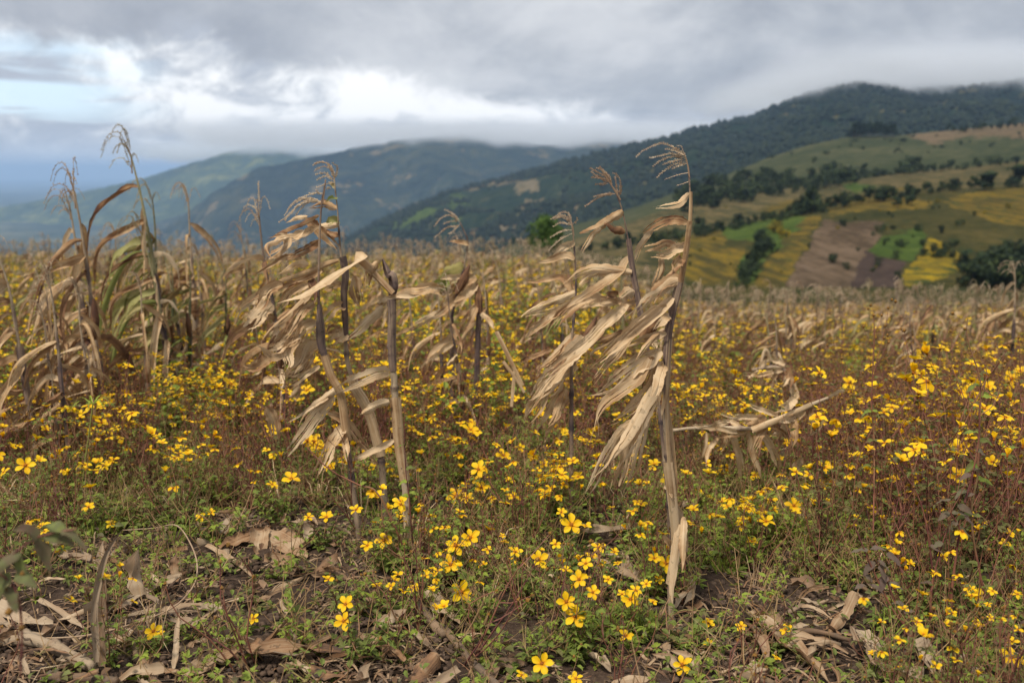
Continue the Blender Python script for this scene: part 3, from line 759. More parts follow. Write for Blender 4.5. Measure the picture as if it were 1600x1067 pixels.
    for x, y in ((1212, 362), (1222, 372), (1208, 366)): tree('ybush', x, y, 16, 'olive yellow bush at the head of the wooded gully', 'bushes at the gully head')
    hedge([(1515, 452), (1545, 440), (1575, 446), (1610, 452)], 16, (24, 46), 'large dark bushy tree at the right edge behind the maize', 'large dark trees at the right edge', ('bush', 'broadleaf'), 16)
    hedge([(1500, 430), (1550, 418), (1600, 402), (1620, 420)], 12, (18, 32), 'large dark bushy tree at the right edge behind the maize', 'large dark trees at the right edge', ('bush', 'broadleaf'), 10)
    hedge([(1440, 384), (1465, 398), (1490, 402), (1450, 404)], 7, (9, 14), 'green bush among the bright yellow blossom field', 'bushes in the yellow blossom field', ('bush',))
    hedge([(735, 386), (790, 385), (815, 384)], 6, (10, 14), 'small dark tree on the field edge left of the bright green tree', 'small trees on the field edge')
    hedge([(900, 392), (960, 388), (1010, 384), (1060, 378)], 16, (9, 22), 'dark tree on the slope between the two tall dry stalks', 'trees on the slope behind the stalks', jit=8)
    # the round green tree at the edge of the field
    u, t = ut(852, 398); D = 120.0; h = 60 / FPX * D; p = Vector((u * D, D, CAM_H + ut(852, 404)[1] * D))
    e = empty('broadleaf_tree', p, 0, None); tag(e, 'round bright green tree on the field edge behind the dry stalks', 'tree')
    r2 = random.Random(5)
    link('crown', crown_mesh(r2, h, h * 0.56, 2600, 0.17, 0.10, 0.15, 16).mesh('crown', M_FOL2, False), e)
    gz = land_at(u, D); tm = trunk_mesh(r2, h * 0.8, 0.12); tube(tm, [(0, 0, gz - p.z - 0.5), (0, 0, 0.3)], [0.16, 0.12], 7, 3); link('trunk', tm.mesh('trunk', M_BARK), e)
    # the wood that covers the mountain
    mb = MB(); R = np.random.RandomState(3); tops = [(0, 0, 1), (1, 0, .35), (.3, .95, .4), (-.8, .6, .3), (-.8, -.6, .38), (.3, -.95, .3), (0.7, 0, -.2), (-.6, .3, -.2), (-.1, -.6, -.2)]
    fcs = [(0, 1, 2), (0, 2, 3), (0, 3, 4), (0, 4, 5), (0, 5, 1), (1, 6, 2), (2, 7, 3), (3, 7, 4), (4, 8, 5), (5, 8, 6), (5, 6, 1), (2, 6, 7), (7, 8, 4)]
    N = 15000; uu = R.uniform(-0.22, 0.62, N); f = R.uniform(0, 1, N) ** 0.8; DD = 1550 * (3010 / 1550.) ** f
    dens = fbm(uu * DD * .006, DD * .006, 50, 3); keep = (dens > -0.28) | (R.rand(N) < .2) | (DD > 2900); uu, DD = uu[keep], DD[keep]
    keep = (uu > 0.05) | (dens[keep] > 0.0) | (DD > 2850); uu, DD = uu[keep], DD[keep]
    zz = land_z(uu, DD)
    tv = np.array(tops)
    n = len(uu); s = R.uniform(4.0, 7.5, n); hs = s * R.uniform(1.0, 1.7, n); an = R.uniform(0, 6.28, n)
    J = tv[None] * np.stack([s, s, hs], -1)[:, None] * R.uniform(.75, 1.25, (n, 9, 1))
    X = J[..., 0] * np.cos(an)[:, None] - J[..., 1] * np.sin(an)[:, None] + (uu * DD)[:, None]
    Y = J[..., 0] * np.sin(an)[:, None] + J[..., 1] * np.cos(an)[:, None] + DD[:, None]; Z = J[..., 2] + zz[:, None] + 1
    V = np.stack([X, Y, Z], -1).reshape(-1, 3)
    F = (np.array(fcs)[None] + (np.arange(n) * 9)[:, None, None]).reshape(-1, 3)
    me = bpy.data.meshes.new('forest'); me.from_pydata(V.tolist(), [], F.tolist()); me.materials.append(M_FOR)
    a = me.attributes.new('var', 'FLOAT_COLOR', 'POINT'); c = np.ones((len(V), 4), np.float32); c[:, :3] = np.repeat(R.rand(n), 9)[:, None]
    a.data.foreach_set('color', c.ravel()); o = link('forest', me); o['kind'] = 'stuff'
M_FOR = foliage_mat('forest_canopy', (0.006, 0.012, 0.009), (0.011, 0.020, 0.012), (0.026, 0.036, 0.017))
build_trees()

# ---------------------------------------------------------------- the dry maize measured in the photograph
REG = {1: (800, 200, 16 / 3.), 2: (800, 400, 16 / 3.), 3: (800, 580, 16 / 3.), 4: (370, 240, 16 / 3.), 5: (370, 420, 16 / 3.), 6: (400, 590, 16 / 3.),
       7: (620, 320, 3.5555), 8: (1040, 540, 4.4467), 9: (1060, 100, 2.807), 13: (860, 560, 2.104)}
def tr(k, pts, Y, dy=0.0, rng=RNG):
    """measured outline -> places at the plant's own distance"""
    ox, oy, s = REG[k]; n = len(pts); out = []
    for i, (x, y) in enumerate(pts):
        t = i / max(1, n - 1); out.append(P(ox + x / s, oy + y / s, Y + dy * t))
    return out
def wid(k, w, Y): return w / REG[k][2] / FPX * Y

def hero_leaf(parent, k, pts, w, Y, rng, var=None, strips=None, green=0.0, name='leaf', dy=None, roll=0.5, label=None, scale_w=1.22):
    if strips: strips = strips + (2 if w > 70 else 1 if w > 34 else 0)
    mb = MB(); dy = rng.uniform(-0.16, 0.12) if dy is None else dy
    v = rng.uniform(0.02, 0.42) if var is None else var
    q = tr(k, pts, Y + rng.uniform(-.02, .02), dy)
    if strips is None: strips = rng.choice((1, 2, 2)) if w < 60 else rng.choice((3, 4, 5))
    leaf_ribbon(mb, q, wid(k, w, Y) * scale_w, rng, 24, 9 if w > 60 else 6, (0, -1, 0.15), roll * 0.8, 1.0, 0.55, strips, (v, green, 0), 0.45, 0.50, 0.14)
    o = link(name, mb.mesh(name, M_DRY), parent)
    if label: o['label'] = label
    return o

def hero_plant(name, label, base, group='dry maize plants standing in the field', cat='maize plant'):
    e = empty(name, base); tag(e, label, cat, group)
    bpy.context.view_layer.update()
    return e
def reparent_world(e):
    """children were built in place: give them their places relative to the plant's foot"""
    inv = Matrix.Translation(e.location).inverted()
    for c in e.children:
        if c.get('placed'): continue
        c.matrix_parent_inverse = inv
    return e

def tassel_obj(parent, branches, rng, var=0.35, stem=None, size=0.0085, step=0.0062):
    mb = MB()
    if stem: tube(mb, stem, [0.0028, 0.0018], 6, 8, (0.6, 0, 0), 0, 0, True)
    for b in branches: spike(mb, b, rng, step, size, (min(1, max(0, var + rng.uniform(-.12, .12))), 0, 0))
    return link('tassel', mb.mesh('tassel', M_TASSEL, False), parent)

YA, YB, YC, YD, YE = 3.10, 3.45, 4.05, 3.85, 5.6
def gpt(px, py, Y):
    p = P(px, py, Y); p.z = fz(p.x, p.y) - 0.03; return p

def build_A():
    rng = random.Random(101); Y = YA
    st = [(1050, 953), (1048, 912), (1056, 850), (1052, 788), (1044, 720), (1040, 655), (1040, 600), (1044, 530), (1052, 485), (1063, 440), (1072, 390), (1077, 345), (1078, 300), (1075, 262), (1071, 246)]
    pts = [P(x, y, Y + 0.02 * math.sin(i)) for i, (x, y) in enumerate(st)]; pts[0].z = fz(pts[0].x, pts[0].y) - 0.03
    e = hero_plant('maize_plant', 'tallest dry maize stalk right of centre with drooping tassel and torn leaves blown left', (pts[0].x, pts[0].y, fz(pts[0].x, pts[0].y)))
    mb = MB(); tube(mb, pts, [0.0100, 0.0105, 0.0105, 0.0095, 0.0085, 0.0070, 0.0048, 0.0028, 0.0018], 12, 120, (0.45, 0, 0), 0, 0.15, True, 0.05, rng)
    link('stalk', mb.mesh('stalk', M_STALK), e)
    for i, (a, b, r, a0, sp, v) in enumerate(((3, 8, .0145, 0.4, 3.9, 0.3), (6, 10, .0135, 2.6, 3.2, 0.62), (8, 12, .0105, 1.0, 4.2, 0.5), (10, 13, .0085, 0.5, 4.4, 0.35), (1, 5, .0150, 2.2, 3.0, 0.15))):
        mb = MB(); sheath(mb, pts[a:b], [r, r * .9], a0, sp, 20, 8, (v, 0, 0), rng, 0.35, 0.25); link('leaf_sheath', mb.mesh('leaf_sheath', M_STALK if v > .5 else M_DRY), e)
    mb = MB(); q = tr(3, [(1300, 330), (1325, 480), (1350, 700), (1372, 900), (1375, 1010)], Y + .01)
    sheath(mb, q, [.010, .012], 0, 3.6, 20, 6, (0.25, 0, 0), rng); link('leaf_sheath', mb.mesh('leaf_sheath', M_DRY), e)
    T = [[(1460, 275), (1440, 235), (1380, 180), (1250, 130), (1120, 175), (1030, 242)], [(1450, 250), (1340, 214), (1240, 232), (1140, 252)], [(1452, 262), (1380, 240), (1290, 250), (1220, 285), (1172, 328)],
         [(1455, 275), (1390, 268), (1320, 285), (1250, 308)], [(1455, 288), (1390, 290), (1320, 322), (1250, 372), (1205, 418)], [(1455, 300), (1400, 310), (1330, 345)], [(1470, 375), (1410, 385), (1350, 402), (1270, 432)],
         [(1485, 440), (1440, 460), (1370, 482)], [(1450, 235), (1340, 185), (1270, 178)], [(1440, 225), (1420, 180), (1410, 150), (1370, 148)]]
    tassel_obj(e, [tr(1, b, Y + .01, rng.uniform(-.04, .03)) for b in T[:6]] + [tr(1, b, Y, -.01) for b in T[8:9]], rng, 0.30, tr(1, [(1478, 420), (1470, 340), (1452, 262), (1435, 220)], Y))
    mb = MB()
    for b in T[6:8] + T[9:]: spike(mb, tr(1, b, Y, -.01), rng, .008, .006, (0.3, 0, 0), dens=0.5)
    link('tassel', mb.mesh('tassel', M_TASSEL, False), e)
    for k, p, w, v, s in (
        (1, [(1482, 545), (1430, 600), (1380, 635), (1260, 660), (1170, 680)], 50, 0.05, 2),
        (1, [(1462, 790), (1390, 770), (1300, 775), (1210, 815), (1120, 880), (1075, 932)], 66, 0.60, 2),
        (1, [(1175, 845), (1110, 920), (1055, 1000), (1035, 1080), (1015, 1150)], 42, 0.12, 1),
        (1, [(1474, 962), (1400, 1000), (1310, 1040), (1200, 1056), (1130, 1075)], 72, 0.15, 2),
        (1, [(1380, 1000), (1290, 955), (1215, 985), (1130, 1010), (1055, 1040)], 52, 0.55, 2),
        (2, [(1412, 18), (1370, 50), (1325, 120), (1300, 175)], 74, 0.50, 1),
        (2, [(1262, -10), (1255, 90), (1225, 190), (1160, 300)], 52, 0.22, 1),
        (2, [(1425, 200), (1340, 215), (1240, 300), (1150, 350), (1050, 460), (945, 560)], 76, 0.12, 3),
        (2, [(1392, 165), (1280, 225), (1200, 300), (1180, 440)], 84, 0.30, 2),
        (2, [(1330, 340), (1250, 420), (1150, 490), (1020, 590), (920, 690), (820, 790), (730, 880), (640, 950)], 84, 0.2, 3),
        (2, [(1295, 425), (1190, 470), (1080, 560), (960, 680), (850, 820), (760, 930), (670, 1080)], 96, 0.1, 4),
        (2, [(1310, 498), (1250, 555), (1195, 640)], 62, 0.14, 1),
        (2, [(1285, 638), (1180, 668), (1080, 690), (980, 735), (900, 792)], 60, 0.02, 2),
        (2, [(1230, 650), (1160, 710), (1090, 790), (1015, 892)], 42, 0.35, 1),
        (2, [(1250, 792), (1160, 850), (1060, 905), (950, 985), (840, 1080), (730, 1170), (640, 1238)], 128, 0.12, 4),
        (3, [(1150, -110), (1060, 50), (930, 150), (790, 255), (735, 350), (725, 440), (695, 615)], 84, 0.22, 2),
        (3, [(1240, -80), (1180, 40), (1120, 150), (1030, 270), (900, 385), (790, 475)], 92, 0.3, 3),
        (3, [(1284, 50), (1210, 170), (1120, 310), (1050, 440), (960, 600), (870, 730), (790, 845), (695, 935)], 118, 0.08, 3),
        (3, [(1130, 330), (1090, 480), (1045, 640), (1005, 830), (950, 960), (910, 1065)], 84, 0.16, 2),
        (3, [(1060, 430), (960, 600), (905, 740), (870, 890), (845, 1040)], 92, 0.2, 2),
        (3, [(1000, 420), (905, 520), (830, 640), (740, 800), (660, 950), (585, 1060)], 84, 0.12, 3),
        (2, [(1150, 840), (1170, 950), (1130, 1080), (1100, 1180)], 80, 0.6, 2), (2, [(1270, 890), (1230, 1000), (1200, 1120), (1150, 1250)], 80, 0.25, 2),
        (3, [(1265, 55), (1262, 200), (1235, 340), (1240, 420)], 70, 0.42, 1), (3, [(1265, 960), (1300, 970), (1330, 1010), (1350, 1080)], 35, 0.1, 1),
        (13, [(405, 470), (432, 540), (446, 610), (440, 665)], 30, 0.1, 2), (13, [(425, 545), (412, 640), (398, 740), (402, 810)], 26, 0.05, 1), (13, [(372, 580), (392, 612), (404, 680)], 18, 0.3, 1), (13, [(440, 520), (436, 600), (432, 700)], 22, 0.35, 1)):
        hero_leaf(e, k, p, w, Y, rng, v, s)
    # dried ear in its husk, half hidden behind the leaves
    mb = MB(); q = tr(2, [(1215, 500), (1165, 570), (1120, 650), (1100, 690)], Y + .06); sheath(mb, q, [.010, .024, .018], 0, 6.6, 18, 12, (0.72, 0, 0), rng, 0.0, 0.0); link('ear_husk', mb.mesh('ear_husk', M_DRY), e)
    reparent_world(e)
build_A()

def build_B():
    rng = random.Random(102); Y = YB
    st = [(1046, 806), (1040, 730), (1030, 640), (1016, 560), (1007, 522), (997, 472), (988, 423), (981, 373), (974, 336), (966, 310), (957, 293), (949, 282)]
    pts = [P(x, y, Y) for x, y in st]; pts.insert(0, gpt(1049, 850, Y + .02))
    e = hero_plant('maize_plant', 'thin dark maize stalk with upright reddish tassel just left of the tallest one', (pts[0].x, pts[0].y, fz(pts[0].x, pts[0].y)))
    mb = MB(); tube(mb, pts, [0.0090, 0.0092, 0.0085, 0.0072, 0.0050, 0.0028, 0.0018], 10, 110, (0.62, 0, 0), 0, 0.16, True, 0.04, rng); link('stalk', mb.mesh('stalk', M_STALK), e)
    mb = MB(); sheath(mb, pts[5:9], [.0125, .010], 1.2, 3.8, 20, 8, (0.7, 0, 0), rng); link('leaf_sheath', mb.mesh('leaf_sheath', M_STALK), e)
    T = [[(830, 480), (815, 420), (770, 360), (728, 322)], [(832, 475), (790, 410), (710, 370), (648, 332)], [(815, 455), (760, 420), (700, 412), (655, 416)], [(800, 465), (740, 470), (690, 472)], [(835, 470), (800, 395), (745, 350), (700, 335)],
         [(890, 585), (905, 520), (900, 440), (870, 390), (835, 376)], [(885, 560), (870, 500), (865, 440), (855, 400)], [(858, 552), (790, 558), (710, 585), (605, 656)], [(855, 548), (780, 552), (675, 574)], [(820, 460), (770, 440), (700, 395), (660, 360)]]
    tassel_obj(e, [tr(1, b, Y, rng.uniform(-.03, .03)) for b in T], rng, 0.55, tr(1, [(905, 600), (880, 560), (845, 500), (800, 440), (745, 350)], Y), .0095, .006)
    for k, p, w, v, s in ((1, [(922, 690), (860, 740), (790, 790), (700, 845), (540, 916)], 62, 0.32, 2), (1, [(942, 872), (870, 850), (800, 805), (730, 835)], 60, 0.62, 1), (1, [(745, 838), (680, 890), (620, 990), (570, 1080)], 42, 0.15, 1),
        (2, [(1000, 138), (900, 128), (780, 108), (680, 108), (560, 150), (480, 215), (400, 275)], 66, 0.18, 3), (2, [(985, 5), (930, 60), (900, 130), (820, 190), (700, 270), (600, 330), (500, 400), (400, 480), (350, 565)], 62, 0.28, 2),
        (2, [(880, 120), (760, 130), (640, 180), (580, 240), (560, 290)], 50, 0.1, 2),
        (2, [(1040, 288), (980, 308), (925, 355), (890, 380)], 84, 0.1, 1), (2, [(960, 398), (880, 470), (800, 540), (740, 600), (660, 690), (560, 770), (440, 860), (300, 960), (180, 1060)], 84, 0.14, 3),
        (2, [(1180, 350), (1080, 372), (950, 392), (800, 362), (660, 325)], 38, 0.38, 1), (2, [(920, 368), (740, 382), (560, 392), (420, 430), (300, 460), (180, 490), (40, 545)], 74, 0.08, 3),
        (2, [(740, 358), (600, 375), (480, 430), (400, 520), (340, 620), (295, 705)], 94, 0.36, 3), (2, [(500, 425), (380, 480), (250, 560), (150, 650), (85, 745)], 54, 0.4, 2),
        (2, [(940, 640), (850, 682), (720, 730), (640, 745)], 64, 0.62, 1), (2, [(940, 652), (800, 740), (690, 800), (600, 865)], 46, 0.2, 1), (2, [(870, 330), (800, 320), (790, 345)], 50, 0.75, 1),
        (2, [(1180, 700), (1210, 770)], 50, 0.05, 1)):
        hero_leaf(e, k, p, w, Y, rng, v, s)
    reparent_world(e)
build_B()

def build_C():
    rng = random.Random(103); Y = YC
    st = [(893, 668), (893, 612), (893, 542), (897.5, 489), (900, 447), (897.5, 390), (894.5, 360), (892, 345)]
    pts = [gpt(893, 760, Y)] + [P(x, y, Y) for x, y in st]
    e = hero_plant('maize_plant', 'shorter thin maize stalk with feathery tassel in front of the round green tree', (pts[0].x, pts[0].y, fz(pts[0].x, pts[0].y)))
    mb = MB(); tube(mb, pts, [0.010, 0.0095, 0.0075, 0.004, 0.002], 9, 44, (0.6, 0, 0), 0, 0.15, True, 0.04, rng); link('stalk', mb.mesh('stalk', M_STALK), e)
    T = [[(500, 800), (480, 730), (430, 700), (320, 766)], [(495, 800), (470, 750), (420, 735), (350, 765)], [(490, 800), (420, 745), (340, 748)], [(495, 810), (410, 790), (340, 825)], [(500, 852), (420, 858), (315, 915)], [(500, 880), (400, 930), (305, 1022)],
         [(508, 800), (540, 770), (540, 745)], [(480, 790), (440, 730), (380, 730)]]
    tassel_obj(e, [tr(1, b, Y, rng.uniform(-.04, .04)) for b in T], rng, 0.25, tr(1, [(515, 900), (508, 830), (498, 790)], Y), .010, .007)
    for k, p, w, v, s in ((1, [(520, 950), (450, 980), (400, 1020), (340, 1078)], 54, 0.12, 1), (2, [(522, 25), (470, -5), (400, 0), (300, 40), (180, 62)], 52, 0.22, 2), (2, [(500, 290), (430, 195), (300, 195), (200, 225), (80, 246)], 54, 0.5, 1),
        (2, [(540, 300), (380, 370), (200, 445), (10, 565)], 60, 0.15, 3), (2, [(600, 672), (560, 760), (480, 860), (380, 960), (260, 1070), (170, 1190), (40, 1252)], 124, 0.14, 4), (2, [(565, 780), (470, 900), (360, 1020), (280, 1100), (205, 1210)], 112, 0.22, 3),
        (2, [(520, 640), (430, 760), (330, 860), (220, 950), (170, 970)], 62, 0.34, 2), (2, [(545, 915), (440, 980), (380, 1060), (330, 1130), (200, 1225)], 64, 0.05, 2), (3, [(425, 100), (340, 250), (260, 400), (195, 525)], 54, 0.2, 2),
        (3, [(505, 190), (420, 300), (330, 450), (245, 570)], 44, 0.4, 1), (3, [(385, 60), (300, 180), (230, 330), (130, 505)], 52, 0.12, 2), (2, [(560, 660), (420, 800), (300, 900), (150, 1080)], 60, 0.5, 2),
        (3, [(450, 150), (400, 280), (370, 380), (300, 520)], 70, 0.5, 2), (2, [(480, 740), (430, 800), (380, 900), (200, 1080)], 60, 0.65, 2), (3, [(300, 60), (220, 200), (140, 340), (110, 460)], 60, 0.3, 2),
        (2, [(330, 780), (200, 830), (100, 860), (20, 930)], 36, 0.6, 1)):
        hero_leaf(e, k, p, w, Y, rng, v, s)
    for q, r in (([(705, 505), (660, 600), (600, 720), (530, 850)], .018), ([(500, 700), (480, 800), (500, 900)], .014)):
        mb = MB(); sheath(mb, tr(2, q, Y + .03), [.004, r, r, .008], 0, 6.5, 18, 10, (0.86, 0, 0), rng, 0, 0); link('ear_husk', mb.mesh('ear_husk', M_DRY), e)
    reparent_world(e)
build_C()

def build_D():
    rng = random.Random(104); Y = YD
    # the thick broken-topped stalk
    pts = [gpt(636, 800, Y)] + tr(6, [(1240, 850), (1200, 600), (1180, 400), (1158, 160), (1150, 0)], Y) + tr(5, [(1300, 850), (1290, 700), (1285, 560), (1290, 400), (1285, 250)], Y)
    e = hero_plant('maize_plant', 'thick broken-topped maize stalk with a pointed brown husk left of centre', (pts[0].x, pts[0].y, fz(pts[0].x, pts[0].y)))
    mb = MB(); tube(mb, pts, [0.0140, 0.0145, 0.0140, 0.0130, 0.0120], 12, 110, (0.3, 0, 0), 0, 0.165, True, 0.05, rng); link('stalk', mb.mesh('stalk', M_STALK), e)
    mb = MB(); sheath(mb, pts[6:11], [.0165, .0195, .019], 0.3, 4.6, 22, 9, (0.62, 0, 0), rng, 0.3, 0.1); link('leaf_sheath', mb.mesh('leaf_sheath', M_STALK), e)
    mb = MB(); sheath(mb, pts[1:5], [.020, .0185], 2.0, 3.5, 22, 9, (0.30, 0, 0), rng, 0.3, 0.1); link('leaf_sheath', mb.mesh('leaf_sheath', M_DRY), e)
    mb = MB(); q = tr(4, [(1215, 880), (1232, 930), (1262, 1010)], Y + .02) + tr(5, [(1290, 60), (1305, 140), (1290, 230)], Y + .02)
    sheath(mb, q, [.004, .013, .019, .021, .014], 3.4, 4.0, 22, 10, (0.72, 0, 0), rng, 0.35, 0.0); link('husk', mb.mesh('husk', M_STALK), e)['label'] = 'pointed dark brown husk at the broken top'
    q = tr(5, [(1290, 215), (1200, 120), (1100, 20)], Y - .01) + tr(4, [(1110, 965), (1020, 880), (985, 862)], Y - .03)
    mb = MB(); sheath(mb, q, [.018, .022, .016], 0.0, 3.4, 22, 8, (0.30, 0, 0), rng, 0.2, 0.0); link('leaf_sheath', mb.mesh('leaf_sheath', M_DRY), e)
    q = tr(4, [(985, 862), (1020, 872)], Y - .05) + tr(4, [(985, 905), (900, 950), (800, 1000), (700, 1067)], Y - .10) + tr(5, [(640, 150), (540, 210), (440, 250), (330, 290)], Y - .14)
    mb = MB(); leaf_ribbon(mb, q, wid(4, 175, Y), rng, 34, 10, (0, -1, 0.3), 0.12, 0.35, 0.3, 1, (0.08, 0, 0), 0.6, 0.45, 0.08); o = link('leaf', mb.mesh('leaf', M_DRY), e); o['label'] = 'broad pale leaf folded over and blown left'
    for k, p, w, v, s in ((5, [(1345, 238), (1240, 268), (1155, 335)], 54, 0.12, 1), (5, [(1222, 318), (1130, 410), (1020, 510), (895, 615)], 66, 0.2, 2), (5, [(1335, 212), (1430, 185), (1530, 175), (1650, 150)], 46, 0.35, 1), (5, [(1335, 225), (1420, 228), (1530, 222)], 34, 0.0, 1),
        (5, [(1272, 862), (1190, 860), (1080, 900), (950, 960), (860, 1005), (770, 1050)], 96, 0.16, 2), (6, [(700, 75), (600, 150), (500, 230), (420, 310), (345, 412)], 56, 0.18, 2), (6, [(640, 150), (520, 290), (430, 420), (330, 550), (210, 690)], 104, 0.06, 3), (6, [(600, 170), (460, 250), (370, 310), (268, 372)], 26, 0.1, 1),
        (6, [(725, 400), (680, 500), (600, 640), (550, 760), (480, 895)], 90, 0.18, 3), (6, [(1112, 198), (1000, 240), (920, 285), (820, 345)], 68, 0.12, 2), (6, [(1150, 518), (1040, 578), (920, 640), (820, 680), (705, 738)], 50, 0.1, 1),
        (6, [(595, 290), (700, 330), (780, 420), (860, 520), (960, 620), (1010, 720)], 66, 0.25, 2), (6, [(740, 480), (755, 600), (775, 710)], 50, 0.3, 1), (4, [(1170, 905), (1120, 960), (1090, 1040), (1070, 1150)], 60, 0.35, 2)):
        hero_leaf(e, k, p, w, Y - .02, rng, v, s, roll=0.3)
    reparent_world(e)
    # the leaning stalk behind
    Y2 = Y + .12; pts = [gpt(603, 752, Y2)] + tr(6, [(1040, 650), (1000, 500), (960, 340), (900, 200), (830, 90)], Y2) + tr(5, [(950, 880), (920, 760), (905, 600), (895, 400), (885, 200), (895, 60)], Y2) + tr(4, [(870, 860), (855, 700), (840, 480), (820, 300), (815, 220), (800, 150), (760, 90)], Y2)
    e = hero_plant('maize_plant', 'leaning maize stalk with dark mouldy sheath and curled tassel behind the broken-topped one', (pts[0].x, pts[0].y, fz(pts[0].x, pts[0].y)))
    mb = MB(); tube(mb, pts, [0.014, 0.014, 0.0125, 0.011, 0.009, 0.0075, 0.005, 0.0025, 0.0015], 11, 80, (0.45, 0, 0), 0, 0.16, True, 0.05, rng); link('stalk', mb.mesh('stalk', M_STALK), e)
    mb = MB(); sheath(mb, pts[8:13], [.013, .018, .020], 0.3, 4.0, 22, 9, (0.74, 0, 0), rng, 0.25, 0.1); link('leaf_sheath', mb.mesh('leaf_sheath', M_STALK), e)
    mb = MB(); sheath(mb, pts[1:7], [.021, .017], 1.3, 4.0, 26, 9, (0.22, 0, 0), rng, 0.3, 0.1); link('leaf_sheath', mb.mesh('leaf_sheath', M_DRY), e)
    T = [[(812, 230), (800, 130), (720, 70), (630, 100)], [(810, 220), (780, 130), (710, 110), (640, 150)], [(812, 225), (740, 190), (660, 222)], [(815, 210), (838, 120), (795, 75)], [(815, 240), (760, 250), (660, 285)], [(805, 180), (760, 90), (700, 70), (640, 85)], [(812, 235), (740, 165), (650, 175)]]
    tassel_obj(e, [tr(4, b, Y2, rng.uniform(-.04, .04)) for b in T], rng, 0.3, None, .010, .007)
    for k, p, w, v, s, g in ((4, [(832, 460), (760, 420), (680, 425), (590, 458)], 54, 0.45, 1, 0), (4, [(852, 600), (760, 600), (640, 622), (540, 680), (375, 772)], 50, 0.12, 3, 0), (4, [(590, 535), (640, 590), (740, 690), (820, 765), (872, 825)], 76, 0.45, 1, 0), (4, [(585, 525), (500, 535), (408, 578)], 34, 0.0, 1, 0),
        (4, [(852, 690), (760, 655), (700, 640)], 50, 0.65, 1, 0), (4, [(828, 372), (780, 380), (730, 410)], 40, 0.3, 1, .9), (4, [(850, 560), (780, 560), (720, 600)], 54, 0.25, 1, .7), (4, [(820, 290), (790, 250), (765, 248)], 28, 0.2, 1, .4),
        (5, [(882, 110), (800, 150), (700, 178)], 64, 0.4, 2, 0), (5, [(892, 312), (820, 332), (750, 400), (700, 460)], 70, 0.2, 2, 0), (5, [(922, 545), (840, 570), (750, 640)], 100, 0.24, 2, 0), (5, [(860, 480), (790, 500), (740, 540)], 60, 0.6, 1, 0), (5, [(960, 60), (990, 200), (1040, 330)], 90, 0.35, 2, 0), (5, [(890, 700), (800, 670), (690, 655)], 18, 0.3, 1, 0)):
        hero_leaf(e, k, p, w, Y2, rng, v, s, g)
    reparent_world(e)
    # the thin purplish stalk with the mass of leaves
    Y3 = Y - .05; pts = [gpt(560, 735, Y3)] + tr(6, [(760, 520), (720, 200)], Y3 + .02) + tr(5, [(850, 1000), (790, 900), (730, 720), (700, 600), (690, 430), (685, 300), (680, 160)], Y3) + tr(4, [(685, 940), (690, 700), (700, 500), (715, 350), (730, 290), (740, 215)], Y3)
    e = hero_plant('maize_plant', 'thin purplish maize stalk with a drooping grey tassel and mass of leaves blown left', (pts[0].x, pts[0].y, fz(pts[0].x, pts[0].y)))
    mb = MB(); tube(mb, pts, [0.012, 0.0115, 0.0095, 0.0075, 0.0060, 0.0050, 0.0040, 0.0025], 10, 70, (0.6, 0, 0), 0, 0.15, True, 0.05, rng); link('stalk', mb.mesh('stalk', M_STALK), e)
    mb = MB(); sheath(mb, pts[5:9], [.014, .019, .010], 0.3, 5.4, 20, 9, (0.7, 0, 0), rng, 0.1, 0.2); link('husk', mb.mesh('husk', M_STALK), e)
    mb = MB(); sheath(mb, pts[1:6], [.017, .015], 1.3, 4.4, 20, 9, (0.4, 0, 0), rng, 0.2, 0.1); link('leaf_sheath', mb.mesh('leaf_sheath', M_DRY), e)
    T = [[(720, 410), (640, 380), (540, 385), (450, 440), (395, 520)], [(715, 410), (620, 385), (520, 430), (440, 500), (400, 560)], [(690, 405), (600, 395), (500, 445), (430, 520), (345, 575)], [(700, 408), (620, 400), (550, 440), (490, 520)], [(722, 330), (640, 332), (540, 365), (510, 380)], [(735, 300), (770, 285), (765, 290)], [(720, 340), (680, 330), (660, 300)], [(690, 405), (590, 370), (480, 400), (420, 470)]]
    tassel_obj(e, [tr(4, b, Y3, rng.uniform(-.05, .04)) for b in T], rng, 0.15, tr(4, [(715, 420), (728, 330), (742, 215)], Y3), .010, .0065)
